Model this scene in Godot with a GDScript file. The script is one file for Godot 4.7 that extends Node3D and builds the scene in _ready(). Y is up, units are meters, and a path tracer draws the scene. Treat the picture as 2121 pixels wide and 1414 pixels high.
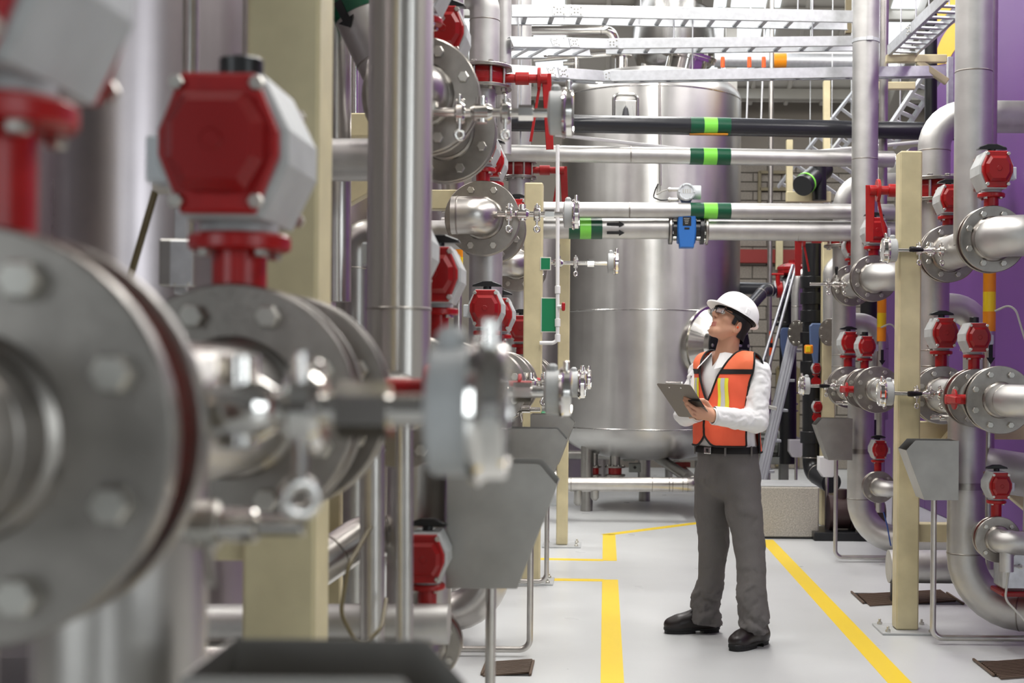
extends Node3D
# Process hall: an engineer between two racks of stainless pipes, a tall tank behind him.

const F := 2950.0          # focal length in photograph pixels
const VX := 1254.0         # aisle vanishing point
const VY := 760.0
const EYE := 1.407
const ROLL := 0.0087
var taken := {}
var M := {}
var cache := {}

class Buf:
	var v := PackedVector3Array()
	var n := PackedVector3Array()
	var c := PackedColorArray()
	var i := PackedInt32Array()
	func tri(a: Vector3, b: Vector3, d: Vector3, na: Vector3, nb: Vector3, nd: Vector3) -> void:
		var k := v.size()
		v.append(a); v.append(b); v.append(d)
		n.append(na); n.append(nb); n.append(nd)
		if (b - a).cross(d - a).dot(na + nb + nd) > 0.0:
			i.append(k); i.append(k + 2); i.append(k + 1)
		else:
			i.append(k); i.append(k + 1); i.append(k + 2)
	func quad(a: Vector3, b: Vector3, d: Vector3, e: Vector3, nn: Vector3) -> void:
		tri(a, b, d, nn, nn, nn); tri(a, d, e, nn, nn, nn)
	func quadn(a: Vector3, b: Vector3, d: Vector3, e: Vector3, na: Vector3, nb: Vector3, nd: Vector3, ne: Vector3) -> void:
		tri(a, b, d, na, nb, nd); tri(a, d, e, na, nd, ne)
	func mesh() -> ArrayMesh:
		var arr := []
		arr.resize(Mesh.ARRAY_MAX)
		arr[Mesh.ARRAY_VERTEX] = v
		arr[Mesh.ARRAY_NORMAL] = n
		if c.size() == v.size(): arr[Mesh.ARRAY_COLOR] = c
		arr[Mesh.ARRAY_INDEX] = i
		var m := ArrayMesh.new()
		m.add_surface_from_arrays(Mesh.PRIMITIVE_TRIANGLES, arr)
		return m

# ---------- places ----------
func P(px: float, py: float, d: float) -> Vector3:
	var x := px - VX
	var y := py - VY
	return Vector3((x * cos(ROLL) + y * sin(ROLL)) / F * d, EYE + (x * sin(ROLL) - y * cos(ROLL)) / F * d, -d)

func W(x: float, y: float, d: float) -> Vector3:
	return Vector3(x, y, -d)

# ---------- nodes ----------
func numbered(called: String) -> String:
	if not taken.has(called):
		taken[called] = 0
		return called
	taken[called] += 1
	return "%s_%03d" % [called, taken[called]]

func thing(called: String, label: String, category: String, at := Vector3.ZERO, group := "") -> Node3D:
	var o := Node3D.new()
	o.name = numbered(called)
	add_child(o)
	o.position = at
	tag(o, label, category, group)
	return o

func tag(o: Node, label: String, category: String, group := "") -> void:
	o.set_meta("label", label)
	o.set_meta("category", category)
	if group != "": o.set_meta("group", group)

func gx(o: Node) -> Transform3D:
	var t := Transform3D.IDENTITY
	while o != self:
		t = (o as Node3D).transform * t
		o = o.get_parent()
	return t

# a mesh part under parent, its transform given in world terms
func part(parent: Node, called: String, mesh: Mesh, m: Material, xf := Transform3D.IDENTITY, label := "") -> MeshInstance3D:
	var o := MeshInstance3D.new()
	o.name = called if parent != self else numbered(called)
	o.mesh = mesh
	o.material_override = m
	o.cast_shadow = GeometryInstance3D.SHADOW_CASTING_SETTING_ON
	parent.add_child(o, true)
	o.transform = xf if parent == self else gx(parent).affine_inverse() * xf
	if label != "": o.set_meta("label", label)
	return o

func single(called: String, label: String, category: String, mesh: Mesh, m: Material, xf := Transform3D.IDENTITY, group := "") -> MeshInstance3D:
	var o := part(self, called, mesh, m, xf)
	tag(o, label, category, group)
	return o

func struct(called: String, mesh: Mesh, m: Material, xf := Transform3D.IDENTITY) -> MeshInstance3D:
	var o := part(self, called, mesh, m, xf)
	o.set_meta("kind", "structure")
	return o

# turns +y to the axis
func up_to(axis: Vector3) -> Basis:
	var y := axis.normalized()
	var ref := Vector3.BACK if absf(y.z) < 0.9 else Vector3.UP
	var x := y.cross(ref).normalized()
	return Basis(x, y, x.cross(y))

func at_axis(pos: Vector3, axis: Vector3) -> Transform3D:
	return Transform3D(up_to(axis), pos)

func T(pos: Vector3, b := Basis.IDENTITY) -> Transform3D:
	return Transform3D(b, pos)

# ---------- shapes ----------
# profile of Vector2(radius, height) from bottom to top, about +y
func lathe(b: Buf, prof: Array, seg := 32, xf := Transform3D.IDENTITY, smooth := false, flat_sides := false) -> void:
	var m := prof.size()
	var nr := []
	for k in m - 1:
		var t: Vector2 = prof[k + 1] - prof[k]
		nr.append(Vector2(t.y, -t.x).normalized())
	for k in m - 1:
		var p0: Vector2 = prof[k]
		var p1: Vector2 = prof[k + 1]
		var n0: Vector2 = nr[k]
		var n1: Vector2 = nr[k]
		if smooth:
			if k > 0: n0 = (nr[k - 1] + nr[k]).normalized()
			if k < m - 2: n1 = (nr[k] + nr[k + 1]).normalized()
		for s in seg:
			var a0 := TAU * s / seg
			var a1 := TAU * (s + 1) / seg
			var d0 := Vector3(cos(a0), 0, sin(a0))
			var d1 := Vector3(cos(a1), 0, sin(a1))
			var e0 := d0
			var e1 := d1
			if flat_sides:
				e0 = (d0 + d1).normalized()
				e1 = e0
			var up := Vector3.UP
			var A := xf * (d0 * p0.x + up * p0.y)
			var B := xf * (d1 * p0.x + up * p0.y)
			var C := xf * (d1 * p1.x + up * p1.y)
			var D := xf * (d0 * p1.x + up * p1.y)
			var nA := xf.basis * (e0 * n0.x + up * n0.y)
			var nB := xf.basis * (e1 * n0.x + up * n0.y)
			var nC := xf.basis * (e1 * n1.x + up * n1.y)
			var nD := xf.basis * (e0 * n1.x + up * n1.y)
			if p0.x > 1e-6: b.tri(A, B, C, nA, nB, nC)
			if p1.x > 1e-6: b.tri(A, C, D, nA, nC, nD)

func rod_profile(r: float, h: float, bev := 0.002, y0 := 0.0) -> Array:
	return [Vector2(0, y0), Vector2(r - bev, y0), Vector2(r, y0 + bev), Vector2(r, y0 + h - bev), Vector2(r - bev, y0 + h), Vector2(0, y0 + h)]

func fillet(pts: Array, rad: float, steps := 8) -> Array:
	var out := [pts[0]]
	for k in range(1, pts.size() - 1):
		var p: Vector3 = pts[k]
		var a: Vector3 = (pts[k - 1] - p)
		var c: Vector3 = (pts[k + 1] - p)
		var la := a.length()
		var lc := c.length()
		a /= la
		c /= lc
		var ang := a.angle_to(c)
		if ang > PI - 0.02 or rad <= 0.0:
			out.append(p)
			continue
		var d := minf(rad / tan(ang / 2.0), minf(la, lc) * 0.499)
		var rr := d * tan(ang / 2.0)
		var bis := (a + c).normalized()
		var cen := p + bis * (rr / sin(ang / 2.0))
		var s := p + a * d - cen
		var e := p + c * d - cen
		for q in steps + 1:
			out.append(cen + s.slerp(e, float(q) / steps))
	out.append(pts[-1])
	return out

func tube(b: Buf, pts: Array, r: float, seg := 24, caps := true, r2 := -1.0) -> void:
	var m := pts.size()
	var t0: Vector3 = (pts[1] - pts[0]).normalized()
	var u := up_to(t0).x
	var rings := []
	var norms := []
	for k in m:
		var t: Vector3
		if k == 0: t = t0
		elif k == m - 1: t = (pts[k] - pts[k - 1]).normalized()
		else: t = ((pts[k + 1] - pts[k]).normalized() + (pts[k] - pts[k - 1]).normalized()).normalized()
		u = (u - t * u.dot(t)).normalized()
		var w := t.cross(u)
		var rk := r if r2 < 0.0 else lerpf(r, r2, float(k) / (m - 1))
		var ring := PackedVector3Array()
		var nn := PackedVector3Array()
		for s in seg + 1:
			var a := TAU * s / seg
			var d := u * cos(a) + w * sin(a)
			ring.append(pts[k] + d * rk)
			nn.append(d)
		rings.append(ring)
		norms.append(nn)
	for k in m - 1:
		for s in seg:
			b.quadn(rings[k][s], rings[k][s + 1], rings[k + 1][s + 1], rings[k + 1][s], norms[k][s], norms[k][s + 1], norms[k + 1][s + 1], norms[k + 1][s])
	if caps:
		var te: Vector3 = (pts[m - 1] - pts[m - 2]).normalized()
		for s in seg:
			b.tri(pts[0], rings[0][s], rings[0][s + 1], -t0, -t0, -t0)
			b.tri(pts[m - 1], rings[m - 1][s], rings[m - 1][s + 1], te, te, te)

func box(b: Buf, cen: Vector3, size: Vector3, bs := Basis.IDENTITY, bev := 0.002) -> void:
	var h := size / 2.0
	bev = minf(bev, minf(h.x, minf(h.y, h.z)) * 0.9)
	var xf := Transform3D(bs, cen)
	for ax in 3:
		var u := (ax + 1) % 3
		var w := (ax + 2) % 3
		for s in [-1.0, 1.0]:
			var q := []
			for uv in [[-1, -1], [1, -1], [1, 1], [-1, 1]]:
				var p := Vector3.ZERO
				p[ax] = s * h[ax]
				p[u] = uv[0] * (h[u] - bev)
				p[w] = uv[1] * (h[w] - bev)
				q.append(xf * p)
			var nn := Vector3.ZERO
			nn[ax] = s
			b.quad(q[0], q[1], q[2], q[3], bs * nn)
		for su in [-1.0, 1.0]:
			for sw in [-1.0, 1.0]:
				var q := []
				for e in [[-1, 0], [1, 0], [1, 1], [-1, 1]]:
					var p := Vector3.ZERO
					p[ax] = e[0] * (h[ax] - bev)
					p[u] = su * (h[u] - (bev if e[1] == 1 else 0.0))
					p[w] = sw * (h[w] - (bev if e[1] == 0 else 0.0))
					q.append(xf * p)
				var nn := Vector3.ZERO
				nn[u] = su
				nn[w] = sw
				b.quad(q[0], q[1], q[2], q[3], (bs * nn).normalized())
	for sx in [-1.0, 1.0]:
		for sy in [-1.0, 1.0]:
			for sz in [-1.0, 1.0]:
				var nn := Vector3(sx, sy, sz).normalized()
				b.tri(xf * Vector3(sx * h.x, sy * (h.y - bev), sz * (h.z - bev)), xf * Vector3(sx * (h.x - bev), sy * h.y, sz * (h.z - bev)), xf * Vector3(sx * (h.x - bev), sy * (h.y - bev), sz * h.z), bs * nn, bs * nn, bs * nn)

# polygon in xy pulled along z from z0 to z1, edges chamfered
func prism(b: Buf, poly: PackedVector2Array, z0: float, z1: float, xf := Transform3D.IDENTITY, bev := 0.0) -> void:
	var m := poly.size()
	if Geometry2D.is_polygon_clockwise(poly): poly.reverse()
	var ins := poly
	if bev > 0.0:
		ins = PackedVector2Array()
		for k in m:
			var e0 := (poly[k] - poly[(k + m - 1) % m]).normalized()
			var e1 := (poly[(k + 1) % m] - poly[k]).normalized()
			var n0 := Vector2(-e0.y, e0.x)
			var n1 := Vector2(-e1.y, e1.x)
			var q := (n0 + n1)
			ins.append(poly[k] + q * (bev / maxf(0.3, 1.0 + n0.dot(n1))))
	var tr := Geometry2D.triangulate_polygon(ins)
	for z in [[z0, -1.0], [z1, 1.0]]:
		var nn: Vector3 = xf.basis * Vector3(0, 0, z[1])
		for k in range(0, tr.size(), 3):
			var q := []
			for j in 3:
				var p := ins[tr[k + j]]
				q.append(xf * Vector3(p.x, p.y, z[0]))
			b.tri(q[0], q[1], q[2], nn, nn, nn)
	for k in m:
		var p := poly[k]
		var q := poly[(k + 1) % m]
		var e := (q - p).normalized()
		var o := Vector3(e.y, -e.x, 0)
		b.quad(xf * Vector3(p.x, p.y, z0 + bev), xf * Vector3(q.x, q.y, z0 + bev), xf * Vector3(q.x, q.y, z1 - bev), xf * Vector3(p.x, p.y, z1 - bev), xf.basis * o)
		if bev > 0.0:
			var pi := ins[k]
			var qi := ins[(k + 1) % m]
			b.quad(xf * Vector3(p.x, p.y, z0 + bev), xf * Vector3(q.x, q.y, z0 + bev), xf * Vector3(qi.x, qi.y, z0), xf * Vector3(pi.x, pi.y, z0), xf.basis * (o + Vector3(0, 0, -1)).normalized())
			b.quad(xf * Vector3(p.x, p.y, z1 - bev), xf * Vector3(q.x, q.y, z1 - bev), xf * Vector3(qi.x, qi.y, z1), xf * Vector3(pi.x, pi.y, z1), xf.basis * (o + Vector3(0, 0, 1)).normalized())

func m_box(size: Vector3, bev := 0.003) -> ArrayMesh:
	var key := "box%s/%s" % [size, bev]
	if not cache.has(key):
		var b := Buf.new()
		box(b, Vector3.ZERO, size, Basis.IDENTITY, bev)
		cache[key] = b.mesh()
	return cache[key]

func m_lathe(prof: Array, seg := 32, smooth := false, flat_sides := false) -> ArrayMesh:
	var key := "la%s/%s%s%s" % [prof, seg, smooth, flat_sides]
	if not cache.has(key):
		var b := Buf.new()
		lathe(b, prof, seg, Transform3D.IDENTITY, smooth, flat_sides)
		cache[key] = b.mesh()
	return cache[key]

func m_rod(r: float, h: float, seg := 24, bev := 0.002) -> ArrayMesh:
	return m_lathe(rod_profile(r, h, bev), seg)

func m_tube(pts: Array, r: float, seg := 20, caps := true, r2 := -1.0) -> ArrayMesh:
	var b := Buf.new()
	tube(b, pts, r, seg, caps, r2)
	return b.mesh()

func rod(parent: Node, called: String, a: Vector3, c: Vector3, r: float, m: Material, seg := 20, label := "") -> MeshInstance3D:
	return part(parent, called, m_rod(r, snappedf((c - a).length(), 0.0001), seg, minf(0.002, r * 0.3)), m, at_axis(a, c - a), label)

func bent(parent: Node, called: String, pts: Array, r: float, m: Material, rad := 0.05, seg := 14, label := "") -> MeshInstance3D:
	var o: Vector3 = pts[0]
	var loc := []
	for p in fillet(pts, rad, 8): loc.append(p - o)
	return part(parent, called, m_tube(loc, r, seg), m, T(o), label)

# ---------- materials ----------
func noise_tex(freq: float, lo: float, hi: float, seed_: int, size := 512, sx := 1.0, sy := 1.0, oct := 4) -> ImageTexture:
	var fn := FastNoiseLite.new()
	fn.seed = seed_
	fn.noise_type = FastNoiseLite.TYPE_SIMPLEX_SMOOTH
	fn.frequency = freq
	fn.fractal_octaves = oct
	var im := fn.get_seamless_image(int(size * sx), int(size * sy), false, false, 0.15)
	im.convert(Image.FORMAT_RGB8)
	if sx != 1.0 or sy != 1.0: im.resize(size, size)
	for y in size:
		for x in size:
			var v := lerpf(lo, hi, im.get_pixel(x, y).r)
			im.set_pixel(x, y, Color(v, v, v))
	return ImageTexture.create_from_image(im)

func mat(called: String, col: Color, rough: float, metal := 0.0, spec := 0.5) -> StandardMaterial3D:
	var m := StandardMaterial3D.new()
	m.resource_name = called
	m.albedo_color = col
	m.roughness = rough
	m.metallic = metal
	m.metallic_specular = spec
	M[called] = m
	return m

func tri_map(m: StandardMaterial3D, albedo: Texture2D, rough: Texture2D, scale: Vector3, bump: Texture2D = null, depth := 0.0, world := false) -> void:
	m.uv1_triplanar = not world
	if world:
		m.uv1_triplanar = true
		m.uv1_world_triplanar = true
	m.uv1_scale = scale
	if albedo: m.albedo_texture = albedo
	if rough:
		m.roughness_texture = rough
		m.roughness_texture_channel = BaseMaterial3D.TEXTURE_CHANNEL_RED
	if bump:
		m.heightmap_enabled = true
		m.heightmap_texture = bump
		m.heightmap_scale = depth

func materials() -> void:
	var soft := noise_tex(0.01, 0.9, 1.0, 3)
	var patch := noise_tex(0.006, 0.9, 1.0, 11)
	var streak := noise_tex(0.02, 0.72, 1.0, 5, 512, 2.0, 0.12)
	var fine := noise_tex(0.06, 0.75, 1.0, 8)
	var grain := noise_tex(0.12, 0.2, 1.0, 9, 512, 1, 1, 3)
	var m := mat("pipe_steel", Color(0.80, 0.795, 0.785), 0.5, 1.0)
	tri_map(m, soft, soft, Vector3(1.3, 1.3, 1.3))
	m = mat("satin_steel", Color(0.79, 0.775, 0.755), 0.33, 1.0)
	tri_map(m, soft, soft, Vector3(1.5, 1.5, 1.5))
	m = mat("flange_steel", Color(0.64, 0.62, 0.595), 0.38, 1.0)
	tri_map(m, soft, fine, Vector3(3, 3, 3))
	m = mat("tank_steel", Color(0.76, 0.755, 0.745), 0.3, 1.0)
	tri_map(m, soft, streak, Vector3(0.5, 0.5, 0.5))
	m = mat("brushed_tank", Color(0.80, 0.795, 0.785), 0.42, 1.0)
	tri_map(m, soft, streak, Vector3(0.5, 0.5, 0.5))
	m.anisotropy_enabled = true
	m.anisotropy = -0.82
	m = mat("brushed_pipe", Color(0.78, 0.765, 0.745), 0.36, 1.0)
	m.anisotropy_enabled = true
	m.anisotropy = -0.8
	m = mat("big_tank_steel", Color(0.70, 0.67, 0.68), 0.36, 1.0)
	tri_map(m, soft, streak, Vector3(0.5, 0.5, 0.5))
	m.anisotropy_enabled = true
	m.anisotropy = -0.7
	mat("polished_steel", Color(0.88, 0.87, 0.85), 0.13, 1.0)
	m = mat("sheet_steel", Color(0.66, 0.65, 0.63), 0.36, 1.0)
	tri_map(m, soft, null, Vector3(1, 1, 1))
	mat("bolt_steel", Color(0.78, 0.77, 0.74), 0.3, 1.0)
	mat("dark_metal", Color(0.24, 0.24, 0.25), 0.45, 1.0)
	m = mat("galvanised", Color(0.86, 0.87, 0.88), 0.5, 0.85)
	tri_map(m, soft, fine, Vector3(3, 3, 3))
	m = mat("red_paint", Color(0.66, 0.03, 0.04), 0.35)
	tri_map(m, soft, null, Vector3(4, 4, 4))
	mat("dark_red", Color(0.55, 0.035, 0.04), 0.3)
	m = mat("beige_paint", Color(0.83, 0.785, 0.63), 0.45)
	tri_map(m, patch, soft, Vector3(1.5, 1.5, 1.5))
	m = mat("grey_cast", Color(0.74, 0.75, 0.75), 0.42)
	tri_map(m, patch, null, Vector3(3, 3, 3))
	mat("black_plastic", Color(0.045, 0.045, 0.05), 0.35)
	mat("dark_pvc", Color(0.16, 0.165, 0.185), 0.25)
	mat("black_pvc", Color(0.085, 0.09, 0.1), 0.3)
	mat("white_pvc", Color(0.9, 0.9, 0.9), 0.35)
	mat("green_band", Color(0.02, 0.30, 0.20), 0.3)
	mat("lime_band", Color(0.50, 0.86, 0.30), 0.3)
	mat("sign_green", Color(0.02, 0.48, 0.30), 0.4)
	mat("orange_band", Color(0.95, 0.58, 0.06), 0.35)
	mat("yellow_band", Color(0.97, 0.83, 0.08), 0.35)
	mat("safety_orange", Color(0.93, 0.33, 0.07), 0.4)
	mat("amber_band", Color(0.76, 0.50, 0.10), 0.3)
	mat("print_black", Color(0.03, 0.03, 0.03), 0.45)
	mat("blue_paint", Color(0.16, 0.42, 0.72), 0.35)
	mat("blue_handle", Color(0.33, 0.40, 0.54), 0.35)
	mat("transmitter_white", Color(0.82, 0.84, 0.85), 0.35)
	mat("purple_paint", Color(0.40, 0.23, 0.50), 0.45)
	mat("mural_yellow", Color(0.93, 0.76, 0.08), 0.45)
	mat("cable_white", Color(0.75, 0.75, 0.72), 0.4)
	mat("cable_blue", Color(0.12, 0.28, 0.55), 0.4)
	mat("hose_olive", Color(0.42, 0.38, 0.27), 0.4)
	m = mat("floor_epoxy", Color(0.81, 0.82, 0.82), 0.34, 0.0, 0.5)
	tri_map(m, noise_tex(0.004, 0.955, 1.0, 21, 512, 1, 1, 3), noise_tex(0.01, 0.8, 1.0, 22, 512, 1, 1, 2), Vector3(0.35, 0.35, 0.35), null, 0.0, true)
	mat("floor_yellow", Color(0.94, 0.81, 0.17), 0.36)
	m = mat("concrete", Color(0.80, 0.78, 0.73), 0.85)
	tri_map(m, noise_tex(0.05, 0.75, 1.0, 31), null, Vector3(2.5, 2.5, 2.5), null, 0.0)
	m = mat("block_a", Color(0.60, 0.57, 0.53), 0.9)
	tri_map(m, fine, null, Vector3(1.5, 1.5, 1.5))
	m = mat("block_b", Color(0.575, 0.545, 0.505), 0.9)
	tri_map(m, fine, null, Vector3(1.5, 1.5, 1.5))
	mat("mortar", Color(0.50, 0.475, 0.44), 0.95)
	mat("red_band_paint", Color(0.50, 0.10, 0.07), 0.5)
	mat("wall_white", Color(0.84, 0.83, 0.80), 0.7)
	mat("hall_wall", Color(0.42, 0.40, 0.39), 0.75)
	mat("hall_ceiling", Color(0.45, 0.44, 0.43), 0.7)
	mat("roof_sheet", Color(0.80, 0.79, 0.76), 0.55)
	mat("roof_beam", Color(0.62, 0.61, 0.58), 0.5)
	mat("aluminium", Color(0.70, 0.71, 0.73), 0.5, 1.0)
	mat("grate", Color(0.36, 0.29, 0.23), 0.55)
	mat("pump_maroon", Color(0.24, 0.17, 0.16), 0.45)
	mat("pump_grey", Color(0.52, 0.53, 0.51), 0.45)
	m = mat("gauge_face", Color(0.93, 0.93, 0.91), 0.5)
	m = mat("glass", Color(0.95, 0.97, 1.0, 0.12), 0.03)
	m.transparency = BaseMaterial3D.TRANSPARENCY_ALPHA
	var e := mat("light_panel", Color(0.95, 0.95, 0.95), 0.5)
	e.emission_enabled = true
	e.emission = Color(1.0, 0.98, 0.95)
	e.emission_energy_multiplier = 2.0
	e = mat("daylit_pane", Color(0.9, 0.93, 0.95), 0.2)
	e.emission_enabled = true
	e.emission = Color(0.95, 0.98, 1.0)
	e.emission_energy_multiplier = 1.2

func _ready() -> void:
	# camera
	var cam := Camera3D.new()
	cam.name = "camera"
	add_child(cam)
	cam.position = Vector3(0, EYE, 0)
	cam.rotation.z = ROLL
	var at := CameraAttributesPhysical.new()
	at.frustum_focal_length = 50.0
	at.exposure_aperture = 3.4
	at.frustum_focus_distance = 8.0
	at.frustum_near = 0.05
	at.frustum_far = 100.0
	cam.attributes = at
	cam.set_frustum(0.05 * 1414.0 / F, Vector2(-(VX - 1060.5) / F * 0.05, (VY - 707.0) / F * 0.05), 0.05, 100.0)
	cam.current = true
	# surroundings
	var we := WorldEnvironment.new()
	we.name = "environment"
	var env := Environment.new()
	env.background_mode = Environment.BG_COLOR
	env.background_color = Color(0.75, 0.8, 0.85)
	env.tonemap_mode = Environment.TONE_MAPPER_LINEAR
	env.tonemap_exposure = 1.0
	env.sdfgi_enabled = true
	env.ssao_enabled = true
	env.ssil_enabled = true
	we.environment = env
	add_child(we)
	materials()
	# lamps of the hall: rows of long ceiling fixtures, and the tall daylit windows at the camera's end
	for x in [-3.4, 0.5, 4.4]:
		for d in [5.0, 9.0, 13.0]:
			ceiling_fixture(W(x, 7.0, d), x, d)
	tall_window(Vector3(0.6, 3.3, 15.9), 0.0)
	for z in [8.6, 4.4]:
		tall_window(Vector3(-6.9, 3.3, z), -PI / 2)
		tall_window(Vector3(8.9, 3.3, z), PI / 2)
	for x in [-1.2, 1.5, 4.2]:
		skylight(x)
	room()
	cross_services()
	vessel()
	back_equipment()
	for k in 2: right_bank(k)
	for k in 4: left_bank(k)
	left_extras()
	right_extras()
	engineer()

func area(called: String, at: Transform3D, size: Vector2, energy: float, col: Color) -> void:
	var l := AreaLight3D.new()
	l.name = called
	l.area_size = size
	l.light_energy = energy
	l.light_color = col
	l.area_range = 60.0
	l.area_attenuation = 2.0
	l.shadow_enabled = true
	add_child(l)
	l.transform = at

func ceiling_fixture(at: Vector3, x: float, d: float) -> void:
	var row: String = {-3.4: "over the big steel tanks", 0.5: "over the aisle", 4.4: "beyond the purple partition"}[x]
	var no: String = {5.0: "first", 9.0: "middle", 13.0: "last"}[d]
	var t := thing("ceiling_light", "long white ceiling fixture, %s in the row %s" % [no, row], "lamp", at, "ceiling lights")
	part(t, "housing", m_box(Vector3(0.62, 0.08, 3.6), 0.01), M.wall_white, T(at))
	part(t, "light_panel", m_box(Vector3(0.55, 0.02, 3.5), 0.002), M.light_panel, T(at - Vector3(0, 0.05, 0)))
	for z in [-1.4, 1.4]:
		rod(t, "hanger", at + Vector3(0, 0.04, z), at + Vector3(0, 0.42, z), 0.008, M.galvanised, 8)
	area("ceiling_lamp", Transform3D(Basis(Vector3.RIGHT, -PI / 2), at - Vector3(0, 0.07, 0)), Vector2(0.55, 3.5), 21.0, Color(1.0, 0.99, 0.975))

func tall_window(at: Vector3, turn: float) -> void:
	var bs := Basis(Vector3.UP, turn)
	var o := part(self, "window_%d" % (taken.get("win", 0) + 1), m_box(Vector3(1.7, 4.8, 0.03), 0.002), M.daylit_pane, T(at, bs))
	taken["win"] = taken.get("win", 0) + 1
	o.set_meta("kind", "structure")
	for x in [-0.88, 0.0, 0.88]:
		part(o, "window_frame", m_box(Vector3(0.07, 4.9, 0.08), 0.004), M.dark_metal, T(at + bs * Vector3(x, 0, 0), bs))
	for y in [-2.43, -0.8, 0.8, 2.43]:
		part(o, "glazing_bar", m_box(Vector3(1.8, 0.06, 0.07), 0.004), M.dark_metal, T(at + Vector3(0, y, 0), bs))
	area("window_daylight", T(at + bs * Vector3(0, 0, -0.06), bs), Vector2(1.7, 4.8), 15.0, Color(0.95, 0.98, 1.0))

# daylit panes let into the sloping roof
func skylight(x: float) -> void:
	var sl := atan2(7.42 - 4.35, 8.2)
	var slope := Basis(Vector3.RIGHT, -sl)
	var at := W(x, (7.42 + 4.35) / 2.0 + 0.1, 18.0) + slope * Vector3(0, -0.085, 0.9)
	var o := part(self, "window_%d" % (taken.get("win", 0) + 1), m_box(Vector3(1.3, 0.03, 4.6), 0.002), M.daylit_pane, T(at, slope))
	taken["win"] = taken.get("win", 0) + 1
	o.set_meta("kind", "structure")
	area("skylight_daylight", Transform3D(slope * Basis(Vector3.RIGHT, -PI / 2), at - slope * Vector3(0, 0.06, 0)), Vector2(1.3, 4.6), 5.0, Color(0.97, 0.98, 1.0))

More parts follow.
